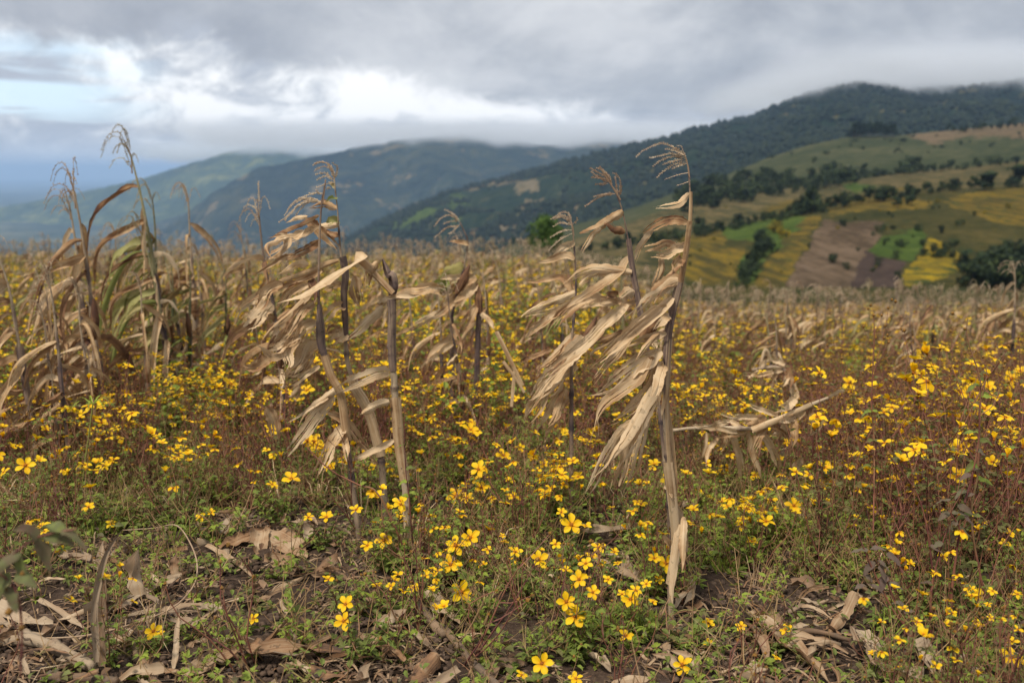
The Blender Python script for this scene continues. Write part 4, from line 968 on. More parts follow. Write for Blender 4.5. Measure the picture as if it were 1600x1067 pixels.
    for k, p, w, v, s in ((4, [(685, 518), (580, 570), (460, 620), (350, 670), (250, 722)], 34, 0.6, 1), (4, [(692, 718), (600, 790), (500, 840), (405, 892)], 56, 0.75, 2), (4, [(600, 925), (500, 930), (430, 975), (345, 1022)], 54, 0.2, 2), (4, [(690, 620), (560, 680), (470, 720), (375, 772)], 54, 0.15, 2),
        (4, [(850, 895), (740, 940), (620, 990), (500, 1030), (380, 1067), (300, 1120), (200, 1185), (80, 1250), (-20, 1305)], 52, 0.42, 2), (4, [(710, 975), (560, 1050), (400, 1120), (250, 1200)], 40, 0.4, 1), (5, [(640, 170), (560, 250), (430, 380), (310, 480), (175, 615)], 54, 0.3, 2),
        (5, [(605, 205), (520, 320), (420, 440), (315, 565)], 64, 0.78, 2), (5, [(290, 285), (200, 370), (140, 460), (85, 565)], 118, 0.2, 3), (5, [(665, 448), (560, 500), (490, 590), (435, 675)], 104, 0.22, 2), (5, [(692, 604), (600, 640), (540, 780), (440, 860), (275, 885)], 118, 0.16, 3), (5, [(640, 700), (560, 820), (455, 935)], 64, 0.3, 2),
        (5, [(400, 700), (300, 740), (220, 680), (150, 622)], 64, 0.05, 1), (5, [(690, 808), (600, 860), (480, 950), (340, 972)], 42, 0.12, 1), (5, [(290, 735), (200, 800), (100, 832), (-10, 810)], 64, 0.35, 1), (5, [(560, 475), (430, 560), (350, 660), (315, 745)], 96, 0.3, 3), (5, [(500, 600), (400, 640), (330, 690), (240, 710)], 74, 0.1, 2),
        (5, [(640, 280), (560, 330), (480, 450), (380, 600)], 80, 0.45, 2), (5, [(600, 120), (450, 200), (380, 300), (300, 360)], 70, 0.25, 2), (5, [(520, 560), (420, 680), (440, 800), (380, 880)], 90, 0.35, 2), (5, [(420, 430), (330, 560), (280, 640)], 90, 0.3, 3), (4, [(540, 870), (420, 860), (300, 930), (110, 1030)], 44, 0.3, 1),
        (5, [(380, 130), (280, 160), (200, 290), (160, 380)], 80, 0.35, 2), (4, [(420, 640), (330, 720), (250, 760), (290, 900)], 50, 0.4, 1), (6, [(90, 250), (150, 380), (185, 570)], 90, 0.3, 1), (5, [(620, 90), (660, 200), (640, 290)], 60, 0.85, 1), (4, [(380, 700), (420, 740), (330, 830), (200, 900)], 70, 0.25, 2), (4, [(560, 640), (480, 700), (400, 690), (260, 720)], 60, 0.22, 2)):
        hero_leaf(e, k, p, w, Y3 + .04, rng, v, s)
    reparent_world(e)
build_D()

def build_E():
    rng = random.Random(105); Y = YE
    pts = [gpt(708, 660, Y)] + tr(7, [(305, 700), (310, 600), (340, 470), (375, 340), (395, 210), (375, 150), (350, 95)], Y)
    e = hero_plant('maize_plant', 'maize plant in the middle with one bent wiry tassel and a green patched leaf', (pts[0].x, pts[0].y, fz(pts[0].x, pts[0].y)))
    mb = MB(); tube(mb, pts, [0.016, 0.015, 0.012, 0.006, 0.003], 9, 40, (0.7, 0, 0), 0, 0.2, True, 0.04, rng); link('stalk', mb.mesh('stalk', M_STALK), e)
    T = [[(350, 100), (315, 65), (260, 65), (204, 122)], [(348, 88), (310, 50), (262, 25)], [(345, 118), (280, 128), (205, 185)], [(350, 108), (310, 150), (282, 162)], [(345, 90), (300, 92), (255, 108)], [(395, 205), (350, 208), (330, 185)]]
    tassel_obj(e, [tr(7, b, Y, rng.uniform(-.05, .05)) for b in T], rng, 0.3, None, .013, .009)
    for k, p, w, v, s, g in ((7, [(400, 218), (345, 205), (290, 205)], 22, 0.4, 1, 0), (7, [(368, 338), (300, 362), (205, 402)], 60, 0.5, 1, .55), (7, [(285, 418), (250, 450), (215, 520)], 66, 0.3, 1, .95), (7, [(355, 398), (300, 402), (240, 412)], 28, 0.1, 1, 0), (7, [(310, 468), (200, 462), (120, 480), (-10, 505)], 56, 0.3, 2, 0),
        (7, [(435, 392), (370, 450), (315, 535)], 56, 0.4, 2, 0), (7, [(445, 438), (400, 480), (300, 560)], 46, 0.3, 2, 0), (7, [(280, 585), (200, 620), (120, 660), (30, 700)], 38, 0.1, 2, 0), (7, [(335, 688), (280, 750), (200, 830), (150, 905)], 46, 0.35, 2, 0), (7, [(300, 450), (280, 480), (300, 500)], 50, 0.6, 1, 0), (7, [(340, 500), (280, 560), (200, 640)], 50, 0.45, 2, 0), (7, [(440, 560), (400, 640), (360, 720)], 40, 0.45, 1, 0), (7, [(460, 600), (520, 650), (540, 690)], 26, 0.2, 1, 0)):
        hero_leaf(e, k, p, w, Y, rng, v, s, g)
    mb = MB(); sheath(mb, tr(7, [(405, 335), (375, 400), (330, 490)], Y), [.006, .026, .020], 0, 5, 16, 10, (0.85, 0, 0), rng, .2, 0); link('husk', mb.mesh('husk', M_DRY), e)
    mb = MB(); sheath(mb, tr(7, [(447, 435), (455, 520), (455, 600)], Y), [.005, .024, .020], 0, 5, 16, 10, (0.8, 0, 0), rng, .2, 0); link('husk', mb.mesh('husk', M_DRY), e)
    mb = MB(); tube(mb, tr(7, [(455, 520), (455, 640), (450, 760)], Y) + [gpt(742, 660, Y)], [.016, .018], 8, 20, (0.8, 0, 0)); link('stalk', mb.mesh('stalk', M_STALK), e)
    reparent_world(e)
    # bent stalk in two pieces right of it
    Y = 4.4; e = hero_plant('broken_stalk', 'broken bare maize stalk bent over between the middle plants', gpt(825, 650, Y), 'dry maize plants standing in the field', 'maize stalk')
    for q, r in (([(553, 705), (600, 800), (645, 890), (700, 1000)], .010), ([(655, 915), (648, 990), (640, 1120)], .008), ([(590, 870), (650, 950), (710, 1040)], .008)):
        mb = MB(); sheath(mb, tr(7, q, Y), [r, r * 1.1], 0, 5, 16, 8, (0.22, 0, 0), rng); link('stalk', mb.mesh('stalk', M_DRY), e)
    reparent_world(e)
build_E()

def build_F():
    rng = random.Random(106); Y = 4.5
    e = hero_plant('fallen_maize_plant', 'fallen maize plant lying across others with pale leaves hanging down, right of the tallest stalk', gpt(1190, 700, Y), None, 'maize plant')
    mb = MB(); tube(mb, tr(8, [(40, 590), (200, 572), (400, 572), (640, 572), (800, 505), (1000, 415), (1130, 362)], Y), [.007, .009, .011, .012, .007], 10, 40, (0.25, 0, 0), 0, .16, True, .05, rng); link('stalk', mb.mesh('stalk', M_STALK), e)
    mb = MB(); sheath(mb, tr(8, [(600, 590), (700, 545), (850, 480), (1010, 405)], Y - .03), [.017, .013], 1.0, 4.0, 20, 8, (0.12, 0, 0), rng); link('leaf_sheath', mb.mesh('leaf_sheath', M_DRY), e)
    for p, w, v, s in (([(460, 598), (500, 720), (520, 850), (545, 1010)], 46, 0.18, 1), ([(570, 600), (610, 750), (650, 880), (672, 985)], 40, 0.35, 1), ([(640, 605), (705, 680), (750, 760), (782, 850), (792, 935)], 50, 0.12, 1), ([(945, 775), (880, 880), (815, 970)], 54, 0.25, 2), ([(1075, 500), (1050, 570), (1005, 650)], 54, 0.22, 2),
        ([(640, 495), (480, 490), (355, 470)], 36, 0.1, 2), ([(780, 475), (660, 445), (555, 400)], 34, 0.08, 2), ([(500, 600), (380, 575), (250, 555), (110, 530)], 34, 0.1, 2), ([(900, 370), (830, 420), (750, 448)], 56, 0.15, 2), ([(900, 490), (830, 510), (760, 540)], 50, 0.06, 2), ([(280, 600), (270, 700), (240, 780), (160, 820)], 30, 0.25, 1),
        ([(700, 500), (620, 520), (520, 545)], 60, 0.42, 1), ([(1010, 430), (1000, 540), (980, 640)], 60, 0.5, 2), ([(700, 560), (640, 640), (600, 760)], 50, 0.45, 2), ([(820, 520), (780, 600), (700, 640)], 60, 0.2, 2), ([(860, 500), (900, 600), (880, 720)], 50, 0.55, 2), ([(420, 580), (400, 680), (340, 760)], 44, 0.4, 2), ([(300, 580), (380, 540), (470, 520)], 40, 0.15, 2), ([(960, 440), (900, 500), (820, 560)], 50, 0.3, 2), ([(740, 560), (820, 620), (860, 700)], 40, 0.6, 2), ([(520, 580), (480, 540), (400, 520)], 34, 0.05, 2), ([(360, 640), (300, 720), (280, 840)], 34, 0.3, 1), ([(560, 600), (440, 620), (330, 650)], 40, 0.35, 2), ([(1240, 310), (1180, 330), (1100, 380)], 26, 0.05, 1)):
        hero_leaf(e, 8, p, w, Y, rng, v, s)
    reparent_world(e)
    Y = 6.2; e = hero_plant('fallen_maize_plant', 'tangled heap of collapsed pale maize leaves farther back on the right', gpt(1205, 600, Y), None, 'maize plant')
    for p, w, v in (([(830, 130), (750, 100), (690, 112)], 34, 0.05), ([(700, 100), (660, 160), (590, 215)], 30, 0.1), ([(840, 150), (740, 180), (640, 200), (500, 195)], 34, 0.2), ([(740, 110), (700, 40), (680, 90), (640, 180)], 24, 0.05), ([(860, 180), (830, 240), (790, 300)], 40, 0.3), ([(880, 250), (870, 330), (830, 400)], 60, 0.3),
        ([(780, 190), (740, 250), (720, 330)], 30, 0.35), ([(700, 180), (620, 200), (560, 260)], 30, 0.2), ([(850, 200), (880, 300), (900, 360), (800, 420)], 50, 0.1), ([(820, 160), (860, 200), (850, 330)], 44, 0.6), ([(680, 190), (670, 280), (700, 330)], 30, 0.3)):
        hero_leaf(e, 8, p, w, Y, rng, v, 2)
    mb = MB(); tube(mb, [gpt(1240, 620, Y)] + tr(8, [(870, 300), (840, 190), (760, 150), (600, 170)], Y), [.016, .012], 8, 20, (0.5, 0, 0)); link('stalk', mb.mesh('stalk', M_STALK), e)
    reparent_world(e)
build_F()

# ---------------------------------------------------------------- the rest of the maize
def corn_variant(rng, hi, upright=False, green=0.0):
    """one dry maize plant one metre high, its leaves blown towards -x; returns meshes"""
    lean = rng.uniform(-0.10, 0.16); stem = [Vector((0, 0, -0.03))]
    for t in (0.25, 0.5, 0.75, 0.9): stem.append(Vector((-lean * t * t + rng.uniform(-.008, .008), rng.uniform(-.012, .012), t)))
    seg = 16 if hi else 6; sides = 7 if hi else 4
    ms = MB(); Q = tube(ms, stem, [0.011, 0.010, 0.007, 0.003], sides, seg, (rng.uniform(.35, .85), green * .4, 0), 0, 0.13 if hi else 0, False)
    if hi: sheath(ms, stem[1:3], .014, rng.random() * 6, 4, 8, 5, (rng.uniform(.3, .9), 0, 0), rng)
    leaves = []
    nl = rng.randint(15, 19) if hi else rng.randint(12, 16)
    for i in range(nl):
        t = 0.12 + (0.82 if hi else .74) * (i + rng.uniform(-.3, .3)) / nl
        p = Q[min(len(Q) - 1, max(0, int(t * (len(Q) - 1))))]
        a = math.pi + rng.gauss(0, 1.05 if hi else .8); l = .88 * rng.uniform(0.18, 0.40) * (1.1 - 0.5 * abs(t - .5)) * (1 if hi else .85); d = Vector((math.cos(a), math.sin(a), 0)); d.y *= 0.8
        up = rng.uniform(-.12, 0.10) if t > .4 else rng.uniform(-.1, .05); fall = rng.uniform(0.3, 1.9)
        kk = rng.random() < .7
        q = [p, p + d * l * (.12 if kk else .3) + Vector((0, 0, up * l)), p + d * l * .62 + Vector((rng.uniform(-.03, .02), 0, up * l * .6 - fall * l * .3)), p + d * l * .85 + Vector((rng.uniform(-.03, .02), 0, -fall * l * .85))]
        mb = MB(); g = green * rng.random() if rng.random() < .6 else 0
        leaf_ribbon(mb, q, rng.uniform(.022, .042), rng, 13 if hi else 6, 6 if hi else 2, (0, -1, 0.4), 1.1, 2.2, 0.7, rng.choice((2, 2, 3)) if hi else rng.choice((1, 1, 2)), (min(1, max(0, rng.gauss(.38, .22))), g, 0), .4, .4, .25)
        leaves.append(mb)
    if rng.random() < 0.5:
        t = rng.uniform(.4, .55); p = Q[int(t * (len(Q) - 1))]; mb = MB()
        q = [p, p + Vector((.015, -.02, .07)), p + Vector((.02, -.03, .15))]
        sheath(mb, q, [.012, .020, .006], 0, 6.4, 8, 7, (rng.uniform(.5, .9), 0, 0), rng, 0, 0); leaves.append(mb)
    tip = Q[-1]; mt = MB()
    nb = rng.randint(6, 10)
    for i in range(nb):
        a = math.pi + rng.gauss(0, 1.0); l = rng.uniform(.05, .12); d = Vector((math.cos(a), math.sin(a) * .7, 0)); o = Vector((0, 0, rng.uniform(-.05, .03)))
        r = rng.uniform(.3, 1.2)
        q = [tip + o, tip + o + d * l * .35 + Vector((0, 0, l * r * .8)), tip + o + d * l * .75 + Vector((0, 0, l * r * .75)), tip + o + d * l * 1.05 + Vector((0, 0, l * (r * .5 - .25)))]
        v = (rng.uniform(.05, .6), green * .3, 0)
        if hi: spike(mt, q, rng, .0075, .0085, v, .0010, .8)
        else:
            tube(mt, q, [.0024, .0034, .0018], 3, 5, v, 0, 0, False)
    tube(mt, [tip - Vector((0, 0, .06)), tip, tip + Vector((-.01, 0, .03))], [.003, .0015], 4, 3, (.6, 0, 0), 0, 0, False)
    return ms, leaves, mt
def join(mbs):
    o = MB()
    for m in mbs:
        n = len(o.v); o.v += m.v; o.f += [tuple(i + n for i in f) for f in m.f]; o.uv += m.uv; o.c += m.c; o.m += m.m
    return o
LIB = bpy.data.collections.new('library_unlinked')
def near_variants():
    rng = random.Random(300); out = []
    for i in range(7):
        s, L, t = corn_variant(rng, True, green=0.9 if i in (2, 5) else 0.05)
        out.append((s.mesh('stalk', M_STALK), [m.mesh('leaf', M_DRY) for m in L], t.mesh('tassel', M_TASSEL, False)))
    return out
def mid_variants():
    rng = random.Random(301); out = []
    for i in range(12):
        s, L, t = corn_variant(rng, False, green=0.9 if i % 4 == 1 else 0.12)
        for m, k in ((s, 1),): m.m = [1] * len(m.f)
        t.m = [2] * len(t.f)
        out.append(join([s, t] + L).mesh('maize_plant', [M_DRY, M_STALK, M_TASSEL]))
    return out
NEARV = near_variants(); MIDV = mid_variants()

def place_near(v, base, h, rz, label, group, mirror=1):
    s, L, t = NEARV[v]
    e = empty('maize_plant', base, rz, h); tag(e, label, 'maize plant', group)
    link('stalk', s, e)
    for m in L: link('leaf', m, e)
    link('tassel', t, e)
    return e
# plants that stand out: (px of top, py of top, px of foot, distance, variant, label)
SPEC = [(78, 262, 150, 5.6, 0, 'tall dry maize plant at the left with a curled tassel against the far hills'),
        (124, 288, 132, 6.3, 3, 'slim maize plant with a small tassel just right of the tall left one'),
        (245, 206, 262, 6.6, 2, 'tallest still greenish maize plant on the left, its tassel in the sky'),
        (222, 284, 244, 7.0, 5, 'green-leaved maize plant beside the tallest greenish one'),
        (300, 288, 306, 7.8, 4, 'dry maize plant with a feathery top right of the greenish pair'),
        (8, 345, 40, 5.0, 1, 'brown maize plant cut by the left edge'),
        (408, 305, 440, 5.4, 6, 'maize plant with a blurred grey tassel behind the purplish stalk'),
        (372, 350, 392, 9.5, 0, 'small dry maize plant in front of the blue valley'),
        (214, 360, 222, 8.6, 3, 'brown bushy maize plant below the greenish pair'),
        (735, 365, 742, 8.4, 1, 'small pale maize plant behind the one with the wiry tassel'),
        (690, 425, 690, 5.9, 3, 'crumpled brown maize plant left of the one with the wiry tassel'), (760, 405, 765, 6.3, 0, 'crumpled brown maize plant right of the one with the wiry tassel'),
        (716, 440, 722, 5.4, 6, 'short brown maize plant in front of the one with the wiry tassel'), (640, 400, 650, 7.4, 1, 'pale bent maize plant behind the broken-topped stalk'), (60, 400, 90, 4.9, 3, 'short brown maize plant near the left edge among flowers'),
        (1225, 455, 1230, 9.5, 4, 'pale maize plant right of the tallest stalk'), (1430, 470, 1440, 8.0, 1, 'dark-stemmed maize plant on the right with one reddish leaf'), (850, 440, 850, 6.8, 0, 'maize plant tangled behind the thin stalk in front of the tree'),
        (185, 350, 190, 9.0, 4, 'pale maize plant with drooping leaves left of the brown bushy one')]
def place_spec():
    rng = random.Random(310)
    for tx, ty, fx, Y, v, lab in SPEC:
        top = P(tx, ty, Y); f = P(fx, 500, Y); base = Vector((f.x, Y, fz(f.x, Y)))
        h = (top.z - base.z) / 0.98
        e = place_near(v, base, h, rng.uniform(-.4, .4), lab, 'dry maize plants standing in the field'); e.scale = (h * .85, h * .85, h)
        if Y < 9 and tx < 420 and h > 1.0:   # smaller shoots crowd round the taller plants
            for i in range(2):
                a = rng.uniform(-.22, .22); b = rng.uniform(-.2, .3); x2, y2 = base.x + a, base.y + b; hh = h * rng.uniform(.52, .8)
                o = place_near(rng.choice((0, 1, 3, 4, 6) if v not in (2, 5) else (2, 5, 2, 5, 4)), (x2, y2, fz(x2, y2)), hh, rng.uniform(-.5, .5), 'lower dry maize plant crowding the taller ones on the left', 'maize plants crowding the taller ones')
place_spec()
def in_view(x, y, m=0.06): return y > 1.5 and abs(x / y) < 0.525 + m
def scatter_corn():
    rng = random.Random(311); pts = []
    # rows run obliquely across the field
    ca, sa = math.cos(0.5), math.sin(0.5); sp = 0.62
    for i in range(-90, 90):
        for j in range(-130, 130):
            x = i * sp + rng.gauss(0, .12); y = j * 0.46 + rng.gauss(0, .14)
            X = x * ca - y * sa; Y = x * sa + y * ca
            if Y < 6.2 or Y > 36 or abs(X) > 0.62 * Y + 1: continue
            d = 0.85 if Y > 10 else 0.32
            u = X / Y
            if Y < 9: d = 0.20 if u < -0.17 else (0.12 if u < 0.2 else 0.16)
            if Y < 7.2 and u > -0.2: d = 0.03
            if rng.random() > d: continue
            pts.append((Y, X, rng))
    pts.sort(key=lambda p: p[0])
    far = []; k = 0
    vis = [p for p in pts if in_view(p[1], p[0], 0.0)]
    out = [p for p in pts if not in_view(p[1], p[0], 0.0)]
    for idx, (Y, X, _) in enumerate(vis):
        h = rng.uniform(.72, 1.12) if Y > 9 else rng.uniform(.75, 1.15)
        if rng.random() < .06: h *= 1.18
        u = X / Y; side = 'left' if u < -.17 else ('right' if u > .17 else 'middle')
        if idx < 34:
            place_near(rng.randrange(7), (X, Y, fz(X, Y)), h, rng.gauss(0, .6), 'dry maize plant with wind-blown leaves in the %s of the nearer rows' % ('middle' if side == 'middle' else side + ' part'), 'maize plants of the nearer rows, ' + side)
        elif idx < 285:
            o = link('maize_plant', MIDV[rng.randrange(12)], None, (X, Y, fz(X, Y)), (rng.gauss(0, .08), rng.gauss(0, .08), rng.gauss(0, .6)), h)
            tag(o, 'small dry maize plant farther out in the %s of the field' % side, 'maize plant', 'maize plants farther out in the field, ' + side)
        else: far.append((X, Y, h))
    far += [(x, y, rng.uniform(.72, 1.1)) for y, x, _ in out]
    return far
FAR_CORN = scatter_corn()

def scatter(name, pts, meshes, coll_name, tilt=0.1, seed=1, up=True):
    """thousands of small growths that nobody could count: one object that instances a few kinds"""
    c = bpy.data.collections.new(coll_name)
    for i, m in enumerate(meshes):
        o = bpy.data.objects.new('%s_kind_%02d' % (name, i), m); c.objects.link(o)
    R = np.random.RandomState(seed); n = len(pts); A = np.array(pts, float)
    me = bpy.data.meshes.new(name); me.from_pydata([tuple(p) for p in A[:, :3]], [], [])
    rot = np.stack([R.normal(0, tilt, n), R.normal(0, tilt, n), R.uniform(0, 6.283, n) if up else R.normal(0, .6, n)], -1).astype(np.float32)
    a = me.attributes.new('turn', 'FLOAT_VECTOR', 'POINT'); a.data.foreach_set('vector', rot.ravel())
    a = me.attributes.new('size', 'FLOAT', 'POINT'); a.data.foreach_set('value', A[:, 3].astype(np.float32))
    a = me.attributes.new('kind_index', 'INT', 'POINT')
    a.data.foreach_set('value', (A[:, 4] if A.shape[1] > 4 else R.randint(0, len(meshes), n)).astype(np.int32))
    o = link(name, me); o['kind'] = 'stuff'
    g = bpy.data.node_groups.new(name, 'GeometryNodeTree')
    g.interface.new_socket('Geometry', in_out='INPUT', socket_type='NodeSocketGeometry'); g.interface.new_socket('Geometry', in_out='OUTPUT', socket_type='NodeSocketGeometry')
    N = g.nodes; gi = N.new('NodeGroupInput'); go = N.new('NodeGroupOutput'); ip = N.new('GeometryNodeInstanceOnPoints'); ci = N.new('GeometryNodeCollectionInfo')
    ci.inputs['Collection'].default_value = c; ci.inputs['Separate Children'].default_value = True; ci.inputs['Reset Children'].default_value = True
    def attr(nm, t):
        q = N.new('GeometryNodeInputNamedAttribute'); q.data_type = t; q.inputs['Name'].default_value = nm; return q.outputs['Attribute']
    L = g.links; L.new(gi.outputs[0], ip.inputs['Points']); L.new(ci.outputs[0], ip.inputs['Instance']); ip.inputs['Pick Instance'].default_value = True
    L.new(attr('kind_index', 'INT'), ip.inputs['Instance Index']); L.new(attr('turn', 'FLOAT_VECTOR'), ip.inputs['Rotation']); L.new(attr('size', 'FLOAT'), ip.inputs['Scale'])
    L.new(ip.outputs[0], go.inputs[0])
    md = o.modifiers.new('scatter', 'NODES'); md.node_group = g
    return o
def build_far_corn():
    A = np.array(FAR_CORN); z = field_z(A[:, 0], A[:, 1])
    pts = [(x, y, zz, h) for (x, y, h), zz in zip(FAR_CORN, z)]
    scatter('distant_maize', pts, MIDV, 'maize_kinds', 0.08, 4, up=False)
build_far_corn()

# ---------------------------------------------------------------- yellow flowers and undergrowth
def petal_geo(rng, cup=0.15, wide=0.20, notch=0.04):
    """one petal, unit flower diameter, lying along +x"""
    V, U, F = [], [], []; n, m = 5, 4
    for i in range(n + 1):
        t = i / n; x = 0.06 + 0.44 * t
        w = wide * (math.sin(math.pi * min(1, (0.12 + 0.88 * t) * 0.93)) ** 0.75) * (0.55 + 0.6 * t)
        for j in range(m + 1):
            c = j / m * 2 - 1
            xx = x - (notch * (abs(c) ** 2) * 1.2 + (notch * .5 * (1 - min(1, abs(c) * 3)))) * (t ** 3)
            z = cup * (t ** 1.4) * .5 - 0.16 * max(0, t - .6) + 0.05 * c * c * (1 - t * .4) + 0.012 * math.sin(c * 7)
            V.append(Vector((xx, c * w, z))); U.append((c * .5, t))
    for i in range(n):
        for j in range(m): a = i * (m + 1) + j; F.append((a, a + 1, a + m + 2, a + m + 1))
    return V, F, U
def disc_geo(mb, r=0.085, h=0.07, mat=1):
    V = [(0, 0, h)]; F = []
    for k, (rr, zz) in enumerate(((.55, .85), (1.0, .35), (0.75, -.6), (0.3, -1.3))):
        for j in range(7): a = j * 6.283 / 7 + k * .4; V.append((r * rr * math.cos(a), r * rr * math.sin(a), h * zz))
    F += [(0, 1 + j, 1 + (j + 1) % 7) for j in range(7)]
    for k in range(3):
        for j in range(7): a = 1 + k * 7 + j; b = 1 + k * 7 + (j + 1) % 7; F.append((a, a + 7, b + 7, b))
    mb.add(V, F, None, (.5, 0, 0), mat)
    for j in range(9):   # small florets standing up round the centre
        a = j * .7; p = Vector((r * .55 * math.cos(a), r * .55 * math.sin(a), h * .7)); q = p + Vector((math.cos(a) * .012, math.sin(a) * .012, .045)); s = .012
        mb.add([p + Vector((s, 0, 0)), p + Vector((-s, s, 0)), p + Vector((0, -s, 0)), q], [(0, 1, 3), (1, 2, 3), (2, 0, 3)], None, (.5, 0, 0), mat)
rf = random.Random(400)
PETALS = []
for i in range(4):
    mb = MB(); V, F, U = petal_geo(rf, rf.uniform(-.1, .3), rf.uniform(.15, .19)); mb.add(V, F, U); PETALS.append(mb.mesh('petal', M_PETAL))
mb = MB(); disc_geo(mb, mat=0); DISC = mb.mesh('flower_centre', M_DISC)
def flower_mesh(rng, cup, lod=1, npet=5):
    mb = MB(); a0 = rng.random() * 6
    for k in range(npet):
        a = a0 + k * 6.283 / npet + rng.uniform(-.14, .14); R = Matrix.Rotation(a, 3, 'Z') @ Matrix.Rotation(-(cup + rng.uniform(-.25, .25)), 3, 'Y') @ Matrix.Rotation(rng.uniform(-.3, .3), 3, 'X'); s = rng.uniform(.85, 1.08)
        if lod: V, F, U = petal_geo(rng, rng.uniform(-.05, .25), rng.uniform(.15, .195))
        else:
            w = rng.uniform(.13, .17); V = [Vector(p) for p in ((.05, 0, 0), (.30, -w, .03), (.33, w, .03), (.50, -.04, 0), (.49, .06, 0))]; F = [(0, 1, 2), (1, 3, 4, 2)]; U = [(0, 0), (-.4, .6), (.4, .6), (0, 1), (0, 1)]
        mb.add([R @ (p * s) for p in V], F, U)
    if lod: disc_geo(mb)
    else: mb.add([(.08, 0, .03), (-.04, .07, .03), (-.04, -.07, .03), (0, 0, -.08)], [(0, 1, 2), (0, 3, 1), (1, 3, 2), (2, 3, 0)], None, (.5, 0, 0), 1)
    return mb
FLOWERS = [flower_mesh(rf, c, 1, n).mesh('flower', [M_PETAL, M_DISC]) for c, n in ((.05, 5), (.3, 5), (-.25, 5), (.6, 5), (.15, 4), (-.1, 5), (.9, 4), (-.6, 5), (1.2, 5), (.2, 3))]
FLOWERS_LOW = [flower_mesh(rf, c, 0) for c in (.1, .4, -.2, .7)]

def leaflet(mb, p, d, up, l, w, v, g=0.0, fold=0.25, droop=0.2):
    d = d.normalized(); s = d.cross(up)
    s = s.normalized() if s.length > 1e-3 else Vector((1, 0, 0)); n = s.cross(d)
    m1 = p + d * l * .35; m2 = p + d * l * .72 - n * l * droop * .4; tip = p + d * l - n * l * droop
    mb.add([p, m1, m2, tip, m1 + s * w * .5 + n * w * fold, m2 + s * w * .36 + n * w * fold, m1 - s * w * .5 + n * w * fold, m2 - s * w * .36 + n * w * fold],
           [(0, 4, 1), (1, 4, 5, 2), (2, 5, 3), (0, 1, 6), (1, 2, 7, 6), (2, 3, 7)], [(0, 0), (0, l * .3), (0, l * .7), (0, l), (w, 0), (w, l), (w, 0), (w, l)], (v, g, 0))
def leaf_group(mb, rng, p, d, size, v, g=0.0):
    up = Vector((rng.gauss(0, .35), rng.gauss(0, .35), 1)).normalized()
    leaflet(mb, p + d * size * .25, d, up, size, size * rng.uniform(.38, .55), v + rng.uniform(-.1, .1), g, rng.uniform(.05, .35), rng.uniform(0, .5))
    if rng.random() < .75:
        for sgn in (-1, 1):
            d2 = (d + d.cross(up) * sgn * rng.uniform(.8, 1.5)).normalized()
            leaflet(mb, p + d * size * .22, d2, up, size * .72, size * .34, v + rng.uniform(-.1, .1), g, rng.uniform(.05, .35), rng.uniform(0, .5))
def bud(mb, p, d, r, mat=1):
    d = d.normalized(); a = d.orthogonal().normalized(); b = d.cross(a)
    V = [p - d * r * .9] + [p + (a * math.cos(t) + b * math.sin(t)) * r for t in (0, 1.57, 3.14, 4.71)] + [p + d * r * 1.2]
    mb.add(V, [(0, 2, 1), (0, 3, 2), (0, 4, 3), (0, 1, 4), (5, 1, 2), (5, 2, 3), (5, 3, 4), (5, 4, 1)], None, (.5, 0, 0), mat)

def herb(rng, h, spread, nst, lsize, lv, sv, nflow, fsize, buds=3, leafy=1.0, low=False, sparse_top=False):
    """a branching flowering herb; returns stems, leaves and where its flowers sit"""
    ms, ml, fl = MB(), MB(), []
    sides = 3 if low else 4
    tips = []
    for i in range(nst):
        a = rng.random() * 6.283; r = spread * rng.uniform(.3, 1); hh = h * rng.uniform(.6, 1.05)
        p0 = Vector((rng.gauss(0, .01), rng.gauss(0, .01), -.02)); p3 = Vector((math.cos(a) * r, math.sin(a) * r, hh))
        p1 = Vector((math.cos(a) * r * .5, math.sin(a) * r * .5, hh * rng.uniform(.2, .4))); p2 = p1.lerp(p3, .55) + Vector((rng.gauss(0, .02), rng.gauss(0, .02), 0))
        Q = tube(ms, [p0, p1, p2, p3], [.0024, .0010], sides, 4 if low else 7, (min(1, max(0, sv + rng.uniform(-.2, .2))), 0, 0), 0, 0, False); tips.append((Q[-1], Q[-1] - Q[-2]))
        nn = max(2, int(hh / (.05 if not low else .08) * leafy))
        for k in range(nn):
            t = (k + .6) / nn
            if sparse_top and t > .7: continue
            q = Q[min(len(Q) - 1, int(t * (len(Q) - 1) + .5))]; b = rng.random() * 6.283
            for sg in (0, math.pi):
                if rng.random() < .15: continue
                d = Vector((math.cos(b + sg), math.sin(b + sg), rng.uniform(-.2, .7))).normalized()
                s = lsize * rng.uniform(.55, 1.2) * (1.15 - .55 * t)
                if low:
                    leaflet(ml, q, d, Vector((rng.gauss(0, .5), rng.gauss(0, .5), 1)), s * 1.7, s * .95, lv + rng.uniform(-.2, .2), 0)
                else: leaf_group(ml, rng, q, d, s, lv + rng.uniform(-.15, .15))
            if rng.random() < .35 and t > .35:
                e = q + Vector((math.cos(b + 1.5) * .06, math.sin(b + 1.5) * .06, rng.uniform(.05, .12)))
                tube(ms, [q, q.lerp(e, .5) + Vector((0, 0, -.01)), e], [.0013, .0008], 3, 3, (sv, 0, 0), 0, 0, False); tips.append((e, e - q))
    rng.shuffle(tips)
    for k, (p, d) in enumerate(tips):
        if k < nflow:
            n = (d.normalized() * .7 + Vector((rng.gauss(0, .3), rng.gauss(-.12, .3), .8))).normalized()
            fl.append((p, n, fsize * rng.uniform(.75, 1.2), rng.random() * 6))
        elif k < nflow + buds: bud(ms, p, d, rng.uniform(.004, .0075))
    return ms, ml, fl
def nrot(n, spin): return (n.to_track_quat('Z', 'Y') @ Quaternion((0, 0, 1), spin)).to_euler()
